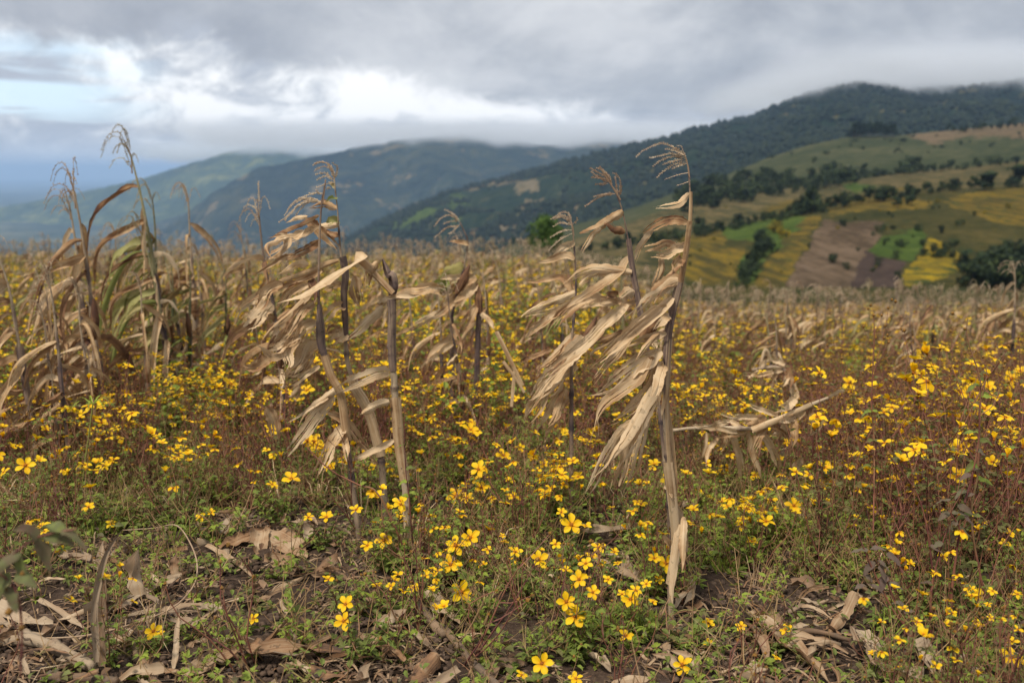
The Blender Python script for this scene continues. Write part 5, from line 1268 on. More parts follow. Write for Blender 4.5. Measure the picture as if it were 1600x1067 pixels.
HERBS = []
rh = random.Random(500)
for i in range(14):
    kind = i % 7
    h, sp, nst, ls, lv, sv, nf = ((.24, .17, 8, .042, .20, .35, 6), (.30, .18, 8, .038, .30, .5, 8), (.36, .17, 7, .034, .40, .6, 8), (.42, .18, 7, .036, .36, .6, 8), (.20, .18, 8, .044, .16, .3, 4), (.50, .18, 7, .032, .6, .8, 5), (.34, .2, 8, .034, .25, .45, 8))[kind]
    s, l, f = herb(rh, h, sp, nst, ls, lv, sv, nf, .054, 5)
    HERBS.append((s.mesh('stems', [M_STEM, M_SEED]), l.mesh('leaves', M_GREEN, False), f, h))
def low_herb(i, rng):
    k = i % 8
    h, sp, nst, ls, lv, sv, nf, bd, lf = ((.36, .16, 7, .048, .22, .4, 9, 3, 1.2), (.44, .17, 7, .042, .32, .45, 10, 4, 1.2), (.50, .14, 7, .036, .70, .8, 2, 8, 1.1), (.32, .17, 7, .050, .08, .3, 5, 2, 1.3), (.46, .15, 7, .036, .5, .65, 7, 5, 1.2),
                                     (.52, .10, 7, .030, .85, .9, 0, 10, .8), (.38, .18, 6, .042, .28, .45, 6, 3, 1.1), (.26, .18, 6, .050, .15, .35, 0, 1, 1.4))[k]
    s, l, f = herb(rng, h, sp, nst, ls, lv, sv, nf, .058, bd, lf, True)
    s.m = [0 if q == 0 else 1 for q in s.m]; l.m = [2] * len(l.m); out = [s, l]
    for p, n, sz, a in f:
        src = rng.choice(FLOWERS_LOW); R = nrot(n, a).to_matrix(); mb = MB(); sz *= .84
        mb.v = [tuple(p + R @ (Vector(v) * sz * 1.1)) for v in src.v]; mb.f = src.f; mb.uv = src.uv; mb.c = src.c; mb.m = [3 + q for q in src.m]; out.append(mb)
    return join(out).mesh('undergrowth', [M_STEM, M_SEED, M_GREEN, M_PETAL, M_DISC], False)

def place_herb(v, loc, rz, sc, label, group, rng):
    s, l, f, h = HERBS[v]
    e = empty('flowering_plant', loc, rz, sc); tag(e, label, 'plant', group)
    link('stems', s, e); o = link('leaves', l, e); o['kind'] = 'stuff'
    for p, n, sz, a in f: link('flower', rng.choice(FLOWERS), e, p, nrot(n, a), sz)
    return e

# ---- plants whose flowers are each measured: (label, height of flowers above ground, leaf tone, [(px, py, width px)])
HF = [('plant bearing the largest open yellow flower low in front of the stalks', .10, .35, [(720, 925, 40)]),
      ('plant with a cluster of yellow flowers just above the largest flower', .17, .4, [(704, 882, 32), (735, 840, 30), (712, 852, 34), (697, 860, 18)]),
      ('small plant with two bright flowers one above the other beside the litter', .13, .35, [(540, 944, 28), (537, 970, 31)]),
      ('small plant with two yellow flowers left of the stones at the stalk foot', .14, .3, [(574, 852, 22), (600, 844, 27)]),
      ('single yellow flower on a red stem above the flat brown litter', .12, .5, [(513, 905, 19)]),
      ('small plant with two tiny yellow flowers left of the largest flower', .12, .3, [(588, 914, 18), (611, 915, 15)]),
      ('plant at the bottom edge with one large flat yellow flower', .08, .35, [(847, 1036, 36)]), ('tiny yellow flower at the bottom edge left of the large flat one', .06, .3, [(815, 1054, 20)]),
      ('lone yellow flower on bare soil near the bottom edge', .05, .3, [(1066, 1038, 31)]), ('plant with half hidden yellow flower at the bottom edge between the two large ones', .07, .3, [(900, 1060, 24)]),
      ('crowded plant with yellow flowers overlapping in front of the tallest stalk', .15, .3, [(898, 962, 36), (885, 940, 30), (905, 905, 28), (926, 925, 24), (915, 880, 22), (950, 905, 18)]),
      ('plant with yellow flowers beside the green grass tuft', .14, .25, [(985, 936, 31), (993, 922, 22), (1010, 912, 18), (972, 928, 16), (1020, 940, 16)]),
      ('low yellow flower on the green grass tuft', .07, .2, [(978, 993, 25)]),
      ('plant with a star shaped yellow flower lifted above its neighbours', .20, .3, [(893, 820, 34), (915, 822, 20), (877, 800, 16)]),
      ('plant with small yellow flowers between the star shaped one and the grass', .16, .3, [(935, 855, 22), (925, 870, 22), (940, 880, 18), (960, 862, 16), (965, 880, 15)]),
      ('plant with round yellow flower right of the cluster above the largest flower', .16, .35, [(842, 874, 29), (805, 862, 22), (868, 850, 18)]),
      ('plant with flowers in front of the leaves of the middle stalk', .22, .3, [(863, 738, 27), (895, 720, 18), (862, 712, 16), (850, 725, 15)]),
      ('plant with a yellow flower facing the camera between the two stalk groups', .26, .3, [(787, 712, 26), (800, 690, 20), (812, 700, 16), (775, 695, 15)]),
      ('dense plant with many yellow flowers between the two stalk groups', .24, .3, [(748, 733, 29), (752, 762, 26), (712, 775, 28), (730, 778, 22), (742, 786, 18), (722, 760, 16)]),
      ('plant with one yellow flower right of the dense cluster', .2, .3, [(803, 776, 27), (790, 765, 14)]),
      ('plant with two pairs of flowers behind the broken-topped stalk', .36, .4, [(690, 576, 23), (700, 579, 20), (722, 600, 17), (735, 605, 18)]),
      ('plant with bright flowers right of the broken-topped stalk', .3, .4, [(735, 672, 27), (745, 678, 18), (720, 662, 15)]),
      ('plant with clustered yellow flowers beside the pale leaf tips left of the stalks', .24, .3, [(490, 690, 30), (500, 702, 26), (480, 688, 20), (500, 716, 16)]),
      ('plant with star shaped flower left of the red stem', .2, .3, [(455, 748, 27), (425, 757, 18)]),
      ('plant with two yellow flowers right of the hanging grey leaf strip', .26, .35, [(424, 672, 24), (445, 674, 18)]),
      ('plant with a row of yellow flowers left of the leaf mass', .34, .4, [(360, 600, 26), (348, 648, 26), (372, 645, 23), (385, 640, 20)]),
      ('plant with yellow flowers among the hanging leaves of the left stalks', .34, .35, [(528, 616, 27), (505, 638, 22), (480, 610, 22), (447, 612, 20), (492, 565, 18)]),
      ('low plant with a pair of yellow flowers above the brown litter', .14, .35, [(482, 808, 18), (510, 808, 23)]),
      ('plant with a yellow flower touching the tallest stalk', .18, .3, [(1043, 748, 22), (1000, 788, 24)]),
      ('plant with a large yellow flower crossing the foot of the tallest stalk', .13, .3, [(1040, 880, 30), (1022, 872, 20), (1030, 905, 16)]),
      ('plant with a line of flowers right of the tallest stalk', .2, .2, [(1072, 740, 20), (1090, 770, 20), (1110, 780, 18), (1130, 790, 20), (1150, 800, 18), (1095, 800, 20)]),
      ('bright green plant with flowers under the fallen stalk', .2, .15, [(1197, 815, 27), (1170, 790, 24), (1160, 812, 20), (1175, 845, 18)]),
      ('bright green plant with the largest flower under the fallen stalk', .18, .15, [(1240, 790, 30), (1262, 850, 23), (1222, 762, 18), (1250, 840, 16)]),
      ('plant with two flat yellow flowers below the fallen stalk end', .2, .4, [(1288, 730, 25), (1290, 756, 22)]),
      ('tall plant with paired yellow flowers right of the fallen stalk', .42, .4, [(1330, 612, 24), (1327, 598, 22)]),
      ('tallest flower stem at the right with one flower facing up', .62, .4, [(1515, 495, 27), (1490, 533, 18), (1528, 536, 22)]),
      ('tall plant with yellow flowers cut by the right edge', .50, .4, [(1580, 592, 28), (1574, 602, 20), (1594, 580, 22)]),
      ('plant with a slanting line of yellow flowers near the right edge', .46, .4, [(1500, 613, 28), (1520, 622, 28), (1530, 645, 26), (1550, 660, 22), (1515, 605, 18)]),
      ('plant with a large ragged yellow flower over purple leaves at the right', .38, .5, [(1498, 700, 34), (1515, 683, 22), (1578, 685, 22)]),
      ('plant with a wide flat yellow flower over the dark purple stem', .34, .5, [(1497, 745, 30), (1475, 735, 16), (1550, 722, 22)]),
      ('low yellow flower right of the dark purple stems', .12, .4, [(1524, 930, 32), (1590, 928, 20), (1508, 912, 14)]),
      ('big yellow flower in the lower right corner', .10, .4, [(1580, 1026, 36), (1595, 1034, 20)]),
      ('tiny yellow flowers on bare soil at the lower right', .05, .3, [(1107, 973, 20), (1088, 983, 15)]), ('single small flower on the dry husk litter', .06, .3, [(1158, 978, 19)]),
      ('small yellow flower above the striped dry husk', .06, .3, [(1228, 983, 22)]), ('pair of tiny flowers beside the striped dry husk', .04, .3, [(1214, 1028, 16), (1198, 1044, 12)]),
      ('small yellow flower on bare soil right of the grass tuft', .04, .3, [(1106, 1004, 16)]), ('small yellow flower between the striped husk and the grey one', .05, .3, [(1405, 1044, 20)]),
      ('low yellow flower amid the grey litter at the lower left', .08, .35, [(240, 986, 28), (252, 990, 14)]), ('lone yellow flower over the litter left of the brown husk', .07, .35, [(396, 966, 19)]),
      ('small yellow flower on the left above the curled husks', .10, .4, [(314, 808, 20), (330, 800, 14)]), ('yellow flower at the left edge of the open ground', .16, .4, [(64, 822, 26), (94, 860, 18)]),
      ('small flowers on the open ground at the left', .12, .4, [(138, 792, 20), (174, 818, 18)]), ('yellow flower on the left edge among red stems', .28, .4, [(40, 727, 28), (6, 738, 20)]),
      ('orange-yellow flower near the left edge above the red stems', .30, .45, [(66, 650, 22), (10, 668, 22)])]
def build_hero_flowers():
    rng = random.Random(600)
    for lab, h, lv, fs in HF:
        W = []
        fx, fy, _ = max(fs, key=lambda q: q[2]); c0 = on_ground(fx, fy, h)
        for x, y, d in fs:
            p = P(x, y, c0.y + (0 if (x, y) == (fx, fy) else rng.uniform(-.06, .06))); W.append((p, d * 1.18 / FPX * p.y))
        cx = sum(p.x for p, _ in W) / len(W); cy = c0.y + .03; base = Vector((cx + rng.uniform(-.03, .03), cy, fz(cx, cy)))
        e = empty('flowering_plant', base); tag(e, lab, 'plant', 'yellow-flowered plants')
        ms, ml = MB(), MB(); k = 0
        for p, d in W:
            q = p - base; a = Vector((q.x * .25, q.y * .3, q.z * .3)); b = Vector((q.x * .7, q.y * .7, q.z * .68)); n = Vector((rng.gauss(0, .28), -.42 + rng.gauss(0, .25), 1.0)).normalized()
            if d / p.y * FPX > 32: n = Vector((rng.gauss(0, .2), -.95, .8)).normalized()
            sv = .35 + .4 * lv + rng.uniform(-.1, .2)
            Q = tube(ms, [Vector((0, 0, -.02)), a, b, q - n * .02, q], [.0028, .0012], 4, 12, (sv, 0, 0), 0, 0, False)
            for i in range(1, int(3 + q.length / .035)):
                t = i / (3 + q.length / .035) * .85; r = Q[int(t * 12)]; an = rng.random() * 6.28
                for sg in (0, math.pi):
                    leaf_group(ml, rng, r, Vector((math.cos(an + sg), math.sin(an + sg), rng.uniform(-.2, .6))).normalized(), rng.uniform(.018, .036), lv + rng.uniform(-.15, .15))
            dk = link('flower', DISC, e, q, nrot(n, rng.random() * 6), d); npet = 5
            for j in range(npet):
                aa = j * 6.283 / npet + rng.uniform(-.12, .12)
                link('petal', rng.choice(PETALS), dk, (0, 0, 0), Euler((rng.uniform(-.25, .25), -rng.uniform(-.25, .4), aa), 'XYZ'), rng.uniform(.88, 1.08))
        for i in range(3 + int(h * 12)):
            an = rng.random() * 6.28; r = rng.uniform(.05, .14); hh = h * rng.uniform(.3, .9)
            Q = tube(ms, [Vector((0, 0, -.02)), Vector((math.cos(an) * r * .5, math.sin(an) * r * .5, hh * .4)), Vector((math.cos(an) * r, math.sin(an) * r, hh))], [.0022, .0009], 4, 6, (.35 + .4 * lv, 0, 0), 0, 0, False)
            for t in range(1, 7):
                a2 = rng.random() * 6.28
                for sg in (0, math.pi): leaf_group(ml, rng, Q[t], Vector((math.cos(a2 + sg), math.sin(a2 + sg), rng.uniform(-.2, .7))).normalized(), rng.uniform(.018, .036), lv + rng.uniform(-.15, .15))
            if rng.random() < .5: bud(ms, Q[-1], Vector((0, 0, 1)), rng.uniform(.004, .008))
        link('stems', ms.mesh('stems', [M_STEM, M_SEED]), e); o = link('leaves', ml.mesh('leaves', M_GREEN, False), e); o['kind'] = 'stuff'
build_hero_flowers()

def proj(x, y, z):
    d = y * CP - (z - CAM_H) * SP; v = y * SP + (z - CAM_H) * CP
    return 800 + FPX * x / d, 533.5 - FPX * v / d
def zones(x, y):
    """how thickly flowers and herbs stand at a place of the field, and how much litter lies there"""
    u = x / y
    # (centre x, centre y, radius x, radius y) of the open patches of ground
    f, h, l = 1.0, 1.0, 0.15
    def blob(cx, cy, rx, ry):
        d = ((x - cx) / rx) ** 2 + ((y - cy) / ry) ** 2
        return max(0.0, min(1.0, (1.35 - d) / .6))
    b = max(blob(-1.15, 3.25, .72, .75), blob(-.80, 2.6, .85, .42), blob(-1.0, 3.9, .35, .25))
    b2 = max(blob(.72, 2.85, .36, .40), blob(1.0, 3.2, .36, .22), blob(.15, 2.45, .7, .12), blob(.36, 3.55, .13, .30), blob(-.55, 3.2, .14, .25))
    f *= (1 - .93 * b) * (1 - .93 * b2); h *= (1 - .72 * b) * (1 - .84 * b2); l = max(l, b, b2 * .8)
    return f, h, l
def build_flowers():
    rng = random.Random(700); cand = []
    while len(cand) < 1600:
        y = math.sqrt(rng.uniform(2.3 ** 2, 8.0 ** 2)); x = rng.uniform(-.6, .6) * y
        f, h, l = zones(x, y)
        u = x / y
        den = .55
        if -.42 > u and y > 3.6: den = 1.0
        if -.10 < u < .10 and 3.3 < y < 6: den = .9
        if .16 < u < .3 and 3.4 < y < 4.4: den = 1.0
        if y > 5.5: den = .8
        if rng.random() > f * den: continue
        cand.append((y, x))
    cand.sort(); n = 0
    for y, x in cand[::3]:
        if not in_view(x, y, .02): continue
        u = x / y
        if n >= 228: break
        n += 1
        if u > .38: v = rng.choice((3, 5, 10, 12, 2, 9)); tone = 'reddish-stemmed'
        elif .14 < u < .32 and y < 4.6: v = rng.choice((0, 4, 7, 11, 6)); tone = 'bright green'
        elif u < -.3: v = rng.choice((1, 2, 3, 8, 9, 10, 6, 13)); tone = 'olive green'
        else: v = rng.choice((0, 1, 2, 4, 6, 7, 8, 11, 13)); tone = 'green'
        if y > 4.8: v = rng.choice((2, 3, 5, 6, 9, 10, 12, 13))
        sc = rng.uniform(.8, 1.15) * (1.0 if y > 3.4 else .75)
        where = ('near the left edge' if u < -.38 else 'left of the leaning stalks' if u < -.17 else 'around the broken-topped stalk' if u < -.07 else 'between the tall stalk groups' if u < .08 else 'around the tallest stalk' if u < .2 else 'under the fallen maize plant' if u < .36 else 'near the purple weeds')
        dist = 'nearer' if y < 4.2 else 'farther'
        place_herb(v, (x, y, fz(x, y)), rng.random() * 6.28, sc, '%s %s plant with small yellow flowers %s' % (dist, tone, where), '%s yellow-flowered plants %s' % (dist, where), rng)
    for i in range(25):   # taller reddish plants crowding the right side
        y = rng.uniform(3.1, 5.6); x = rng.uniform(.33, .53) * y
        if y < 3.5 and x / y < .42: continue
        place_herb(rng.choice((5, 12)), (x, y, fz(x, y)), rng.random() * 6.28, rng.uniform(1.0, 1.3) if x / y < .42 else rng.uniform(1.15, 1.5), 'tall red-stemmed plant with yellow flowers on the right side', 'tall red-stemmed plants on the right', rng)
    # everything farther, and the filling between
    kinds = [low_herb(i, random.Random(710 + i)) for i in range(16)]
    pts = []
    last = cand[::3][min(len(cand[::3]) - 1, n)][0]
    def put(y0, y1, per, kk, s0, s1, frac_f=1.0, near=False):
        area = .6 * (y1 ** 2 - y0 ** 2); m = int(area * per)
        for _ in range(m):
            y = math.sqrt(rng.uniform(y0 ** 2, y1 ** 2)); x = rng.uniform(-.62, .62) * y
            f, h, l = zones(x, y) if y < 5.5 else (1, 1, 0)
            clump = float(fbm(np.array([x * .45]), np.array([y * .45]), 60, 3)[0]) * .5 + .5
            if rng.random() > h * (0.55 + .9 * clump): continue
            kd = rng.choice(kk)
            if x / y > .12 and rng.random() < .35: kd = rng.choice((2, 5, 10, 13, 4, 12))
            if x / y < .08 and rng.random() < .55: kd = rng.choice((0, 1, 3, 6, 8, 9, 11, 14))
            pts.append((x, y, fz(x, y), rng.uniform(s0, s1) * (0.7 + .55 * clump), kd))
    put(5.2, 9, 16, [0, 1, 4, 6, 9, 12, 14, 8, 2, 5, 13, 10, 2, 5, 13, 10, 4, 12], .8, 1.15)
    put(9, 16, 14, list(range(16)) + [3, 11, 2, 10, 7, 15], .95, 1.3)
    put(16, 37, 9.0, [0, 4, 8, 12, 2, 10, 3, 3, 11, 7, 15, 7, 15, 5], .95, 1.35)
    scatter('flowering_undergrowth', pts, kinds, 'herb_kinds', 0.14, 9)
    # ground herbs with few or no flowers
    rr = random.Random(720); small = []
    for i in range(6):   # little leafy sprigs
        s, l, f = herb(rr, rr.uniform(.07, .16), .09, 6, rr.uniform(.028, .042), (.08, .25, .45, .15, .75, .35)[i], .4, 0, .05, 0, 1.3); l.m = [1] * len(l.m); s.m = [0] * len(s.m); small.append(join([s, l]).mesh('sprig', [M_STEM, M_GREEN], False))
    for i in range(5):   # red-brown wiry weeds with seed heads
        s, l, f = herb(rr, rr.uniform(.28, .48), .10, 5, .022, .85, .85, 0, .05, 9, .55); l.m = [2] * len(l.m); small.append(join([s, l]).mesh('wiry_weed', [M_STEM, M_SEED, M_GREEN], False))
    for i in range(5):   # dry straw and green grass
        mb = MB(); green = i >= 3
        for k in range(22 if not green else 34):
            a = rr.random() * 6.28; L = rr.uniform(.06, .24) * (1 if not green else .6); b = Vector((math.cos(a) * .02, math.sin(a) * .02, 0)); e = Vector((math.cos(a) * L * rr.uniform(.3, 1), math.sin(a) * L * rr.uniform(.3, 1), L * rr.uniform(.15, .8)))
            m = b.lerp(e, .5) + Vector((0, 0, L * .25)); w = Vector((-math.sin(a), math.cos(a), 0)) * rr.uniform(.0009, .0024)
            mb.add([b - w, b + w, m + w * .8, m - w * .8, e], [(0, 1, 2, 3), (3, 2, 4)], None, ((rr.uniform(.0, .7), 0, 0) if not green else (rr.uniform(0, .25), 0, 0)))
        small.append(mb.mesh('grass_tuft', M_DRY if not green else M_GREEN, False))
    for i in range(3):   # flat creeping leaves
        mb = MB()
        for k in range(26):
            a = rr.random() * 6.28; r = rr.uniform(0, .13); p = Vector((math.cos(a) * r, math.sin(a) * r, rr.uniform(.004, .05))); b = rr.random() * 6.28
            leaflet(mb, p, Vector((math.cos(b), math.sin(b), rr.uniform(-.2, .3))), Vector((rr.gauss(0, .3), rr.gauss(0, .3), 1)), rr.uniform(.016, .034), rr.uniform(.011, .022), rr.choice((.2, .35, .6, .9)), rr.choice((0, 0, .4)))
        small.append(mb.mesh('creeper', M_GREEN, False))
    pts = []
    def put2(y0, y1, per, wts, s0, s1):
        m = int(.56 * (y1 ** 2 - y0 ** 2) * per); ks = list(range(len(small)))
        for _ in range(m):
            y = math.sqrt(rng.uniform(y0 ** 2, y1 ** 2)); x = rng.uniform(-.57, .57) * y; f, h, l = zones(x, y)
            if rng.random() > .08 + .92 * h: continue
            k = rng.choices(ks, wts)[0]
            if h < .6 and 6 <= k <= 10 and rng.random() < .8: continue
            if x / y > .14 and x / y < .32 and 3.3 < y < 4.6 and rng.random() < .6: k = rng.choice((0, 1, 3))
            pts.append((x, y, fz(x, y), rng.uniform(s0, s1), k))
    W = [7, 7, 5, 7, 3, 5, 1.5, 1.5, 1.5, 1.5, 1.5, 1.5, 1.5, 1, .8, .7, 4, 4, 4]
    put2(2.2, 5.5, 150, W, .75, 1.35)
    put2(5.5, 12, 34, [2, 3, 3, 2, 2, 2, 5, 5, 5, 5, 5, 2, 2, 2, .5, .5, 0, 0, 0], .9, 1.4)
    for _ in range(300):
        y = rng.uniform(3.7, 7.5); x = rng.uniform(.30, .56) * y
        if y < 4.6 and x / y < .38: continue
        pts.append((x, y, fz(x, y), rng.uniform(1.1, 1.6), rng.randint(6, 10)))
    for _ in range(260):
        y = rng.uniform(4.5, 8.5); x = rng.uniform(-.56, .1) * y; pts.append((x, y, fz(x, y), rng.uniform(1.0, 1.4), rng.randint(6, 10)))
    # the green grass tuft by the flowers
    g = on_ground(975, 985)
    for _ in range(16): pts.append((g.x + rng.gauss(0, .07), g.y + rng.gauss(0, .06), fz(g.x, g.y), rng.uniform(.7, 1.1), rng.choice((14, 15))))
    scatter('undergrowth', pts, small, 'undergrowth_kinds', 0.2, 10)
build_flowers()

# ---------------------------------------------------------------- larger weeds measured in the photograph
REG[10] = (1200, 460, 1.757); REG[11] = (0, 640, 2.498); REG[12] = (460, 640, 2.498); REG[13] = (860, 560, 2.104)
def weed(label, stems, leaves, buds=(), name='leafy_weed', leaf_v=.75, sv=.85, g=0.0, rng=None):
    rng = rng or random.Random(hash(label) & 0xffff)
    b = stems[0][0][0]; e = empty(name, (b.x, b.y, fz(b.x, b.y))); tag(e, label, 'weed', None)
    bpy.context.view_layer.update()
    for pts, r in stems:
        mb = MB(); tube(mb, pts, [r, r * .8, r * .45], 7, 26, (sv, 0, 0), 0, .09, False); link('stem', mb.mesh('stem', [M_STEM, M_SEED]), e)
    for p, d, l, w in leaves:
        mb = MB(); dd = Vector(d).normalized(); q = [p, p + dd * l * .5, p + dd * l + Vector((0, 0, -l * .25))]
        leaf_ribbon(mb, q, w, rng, 8, 4, (rng.gauss(0, .3), -.5, 1), .5, .4, .3, 1, (min(1, leaf_v + rng.uniform(-.2, .2)), g, 0), .25, .45, .1); link('leaf', mb.mesh('leaf', M_GREEN), e)
    if buds:
        mb = MB()
        for p in buds: bud(mb, p, Vector((0, 0, 1)), rng.uniform(.006, .009), 0)
        link('seed_heads', mb.mesh('seed_heads', M_SEED), e)['kind'] = 'stuff'
    reparent_world(e)
    return e
def build_weeds():
    rng = random.Random(800)
    def lv(k, Y, pts, s=.055):
        out = []
        for x, y, dx, dy in pts:
            p = tr(k, [(x, y)], Y)[0]; out.append((p, (dx, rng.uniform(-.5, .2), -dy), s * rng.uniform(.8, 1.2), s * rng.uniform(.42, .55)))
        return out
    Y = 2.95; b = gpt(1428, 1005, Y)
    weed('purple-stemmed weed with grey-purple leaves leaning left at the lower right', [([b] + tr(10, [(385, 925), (340, 860), (290, 760), (235, 628)], Y), .0042), ([b] + tr(10, [(385, 930), (350, 850), (325, 780)], Y), .003)],
         lv(10, Y, [(275, 700, -1, -.1), (280, 700, .6, -.2), (300, 730, .9, .5), (295, 735, -.6, .7), (270, 800, -1, -.1), (285, 790, -.5, -.7), (325, 710, .5, .3), (310, 740, .3, 1), (275, 795, .9, .3), (330, 790, 1, .2), (340, 850, 1, 0), (370, 870, .8, -.4), (325, 770, -.4, .9)], .048), sv=.8, g=.7)
    Y = 3.05; b = gpt(1483, 985, Y)
    weed('thick dark purple stem with drooping purple leaves near the right edge', [([b] + tr(10, [(502, 880), (506, 800), (520, 690), (525, 640), (500, 600)], Y), .0055), ([gpt(1455, 1000, Y)] + tr(10, [(447, 900), (450, 800), (480, 680), (495, 640)], Y), .0045), (tr(10, [(455, 790), (445, 700), (430, 610), (400, 530), (330, 440)], Y), .003), (tr(10, [(540, 570), (560, 500), (578, 400), (580, 300)], Y), .0032)],
         lv(10, Y, [(500, 600, -1, .3), (505, 600, 1, -.1), (520, 620, -.8, .8), (525, 640, .8, .6), (520, 580, .9, .3), (540, 560, .7, -.5), (515, 650, -.3, 1), (535, 600, 1, .8), (500, 560, -1, 0), (545, 540, -.8, .3), (560, 480, .9, .3), (555, 490, -.9, .3), (480, 680, -1, .3), (450, 790, -1, -.2), (440, 690, .9, .2), (570, 430, 1, .2)], .046),
         [tr(10, [q], Y)[0] for q in ((330, 438), (400, 528), (482, 560))], g=.55)
    Y = 3.6; b = gpt(1365, 880, Y)
    weed('tall red stem with tiny orange seed heads above the fallen maize plant', [([b] + tr(10, [(292, 420), (285, 330), (286, 240), (292, 120), (290, 60)], Y + .2), .0036), (tr(10, [(287, 240), (300, 180), (322, 90), (330, 40)], Y + .2), .0014), (tr(10, [(290, 150), (270, 110), (262, 90)], Y + .2), .0012), (tr(10, [(290, 110), (305, 80), (312, 60)], Y + .2), .0012)],
         lv(10, Y + .2, [(290, 400, 1, .1), (290, 400, -1, 0), (286, 320, 1, .1), (286, 320, -1, .2), (288, 230, .8, -.2), (288, 470, -1, 0), (290, 480, 1, 0)], .04), [tr(10, [q], Y + .2)[0] for q in ((290, 58), (262, 88), (312, 58), (330, 38), (322, 86), (350, 20), (340, 15), (275, 40), (282, 30), (318, 120), (328, 112))], leaf_v=.4, sv=.65)
    Y = 3.1; b = gpt(1560, 900, Y)
    weed('tall greenish branched stem carrying flowers near the right edge', [([b] + tr(10, [(560, 640), (575, 500), (580, 380), (583, 240), (562, 170), (545, 110), (548, 66)], Y), .0036), (tr(10, [(583, 300), (600, 220), (590, 175)], Y), .0018), (tr(10, [(562, 172), (520, 140), (500, 128)], Y), .0014), (tr(10, [(588, 260), (640, 290), (703, 330)], Y), .0018), (tr(10, [(585, 330), (620, 300), (650, 220)], Y), .0016)],
         lv(10, Y, [(560, 600, 1, .1), (560, 600, -1, .1), (575, 500, 1, .3), (575, 470, -1, .2), (580, 400, 1, .2), (580, 380, -1, -.1), (583, 280, 1, -.2), (583, 250, -1, .1), (640, 440, 1, 0), (690, 420, -1, .2)], .05), [tr(10, [q], Y)[0] for q in ((590, 172), (500, 200), (650, 186), (540, 95))], leaf_v=.3, sv=.5)
    # stem arching from the stalk group and the creeper stem at its foot
    Y = 3.5; b = gpt(650, 850, Y)
    weed('bare reddish stem leaning left across the foot of the stalk group', [([b] + tr(6, [(1040, 1000), (870, 900), (690, 810), (560, 720), (420, 575)], Y), .0042)],
         lv(6, Y, [(870, 900, .6, -.5), (690, 810, -.3, -.8), (600, 760, .5, .8)], .035), sv=.68, leaf_v=.3)
    b = gpt(648, 830, Y); weed('upright dark red stem rising beside the broken-topped stalk', [([b] + tr(6, [(1275, 1000), (1250, 800), (1240, 600), (1235, 380)], Y), .0030)], lv(6, Y, [(1245, 760, 1, -.3), (1240, 560, -1, .1), (1260, 860, -1, .2), (1272, 960, 1, 0), (1275, 980, -1, 0)], .035), sv=.95, leaf_v=.3)
    # leafy weed out of focus close on the left
    Y = 1.72; b = gpt(-40, 1010, Y)
    weed('out-of-focus purple-stemmed weed close at the left edge', [([b] + tr(11, [(-60, 660), (0, 605), (70, 550), (150, 495), (300, 465)], Y), .0034), (tr(11, [(-20, 620), (60, 700), (85, 850), (80, 1040)], Y), .0028)],
         lv(11, Y, [(80, 560, -1, .5), (80, 560, 0, 1), (150, 500, .2, .9), (170, 495, 1, .2), (240, 470, .9, .4), (40, 640, -.6, .8), (60, 640, .9, .2), (150, 500, -.6, -.7), (30, 690, .4, .8), (250, 480, -.5, -.2)], .05), [tr(11, [q], Y)[0] for q in ((35, 790), (20, 700), (85, 850), (90, 640))], leaf_v=.45, g=.35)
    # sedge standing up on the left
    Y = 4.3; b = gpt(118, 745, Y); e = empty('sedge', b); tag(e, 'bright green sedge with narrow umbrella leaves on the left', 'grass'); bpy.context.view_layer.update()
    mb = MB(); top = P(145, 632, Y); tube(mb, [b, b.lerp(top, .5) + Vector((.0, 0, 0)), top], [.004, .003], 5, 8, (0, 0, 0), 0, 0, False); link('stem', mb.mesh('stem', M_STEM), e)
    for k in range(9):
        a = k * .7; d = Vector((math.cos(a), math.sin(a), 0)) * rng.uniform(.07, .13); mb = MB(); leaf_ribbon(mb, [top, top + d * .5 + Vector((0, 0, .03)), top + d + Vector((0, 0, -.01))], .006, rng, 6, 2, (0, 0, 1), .2, .2, .1, 1, (0.0, 0, 0)); link('leaf', mb.mesh('leaf', M_GREEN), e)
    reparent_world(e)
build_weeds()

# ---------------------------------------------------------------- litter on the ground
def litter_piece(name, label, cat, pts, w, rng, v, g=0.0, roll=.5, strips=None, lift=.012, curl=.5, group=None, thick=False, mat=None, ncut=16):
    """a piece of dead maize lying on the ground; pts are ground points with a height above it"""
    q = [Vector((p.x, p.y, max(p.z, fz(p.x, p.y) + lift))) for p in pts]
    mb = MB()
    if thick: tube(mb, q, [w * .5, w * .46, w * .40], 9, 18, (v, g, 0), 0, .13, True, .12, rng)
    else: leaf_ribbon(mb, q, w, rng, ncut, 8 if w > .03 else 5, (rng.gauss(0, .25), -.35, 1), roll, 1.0, curl, strips, (v, g, 0), .7, .6, .2)
    c = sum(q, Vector()) / len(q); me = mb.mesh(name, mat or M_LITTER); me.transform(Matrix.Translation(-c)); o = link(name, me, None, c)
    return tag(o, label, cat, group)
def gp(k, pts, hs):
    ox, oy, s = REG[k]; out = []
    for i, (x, y) in enumerate(pts):
        h = hs if isinstance(hs, (int, float)) else hs[i]
        out.append(on_ground(ox + x / s, oy + y / s, h))
    return out
def wl(k, w, pts): ox, oy, s = REG[k]; return w / s / FPX * on_ground(ox + pts[0][0] / s, min(1066, oy + pts[0][1] / s), 0).y
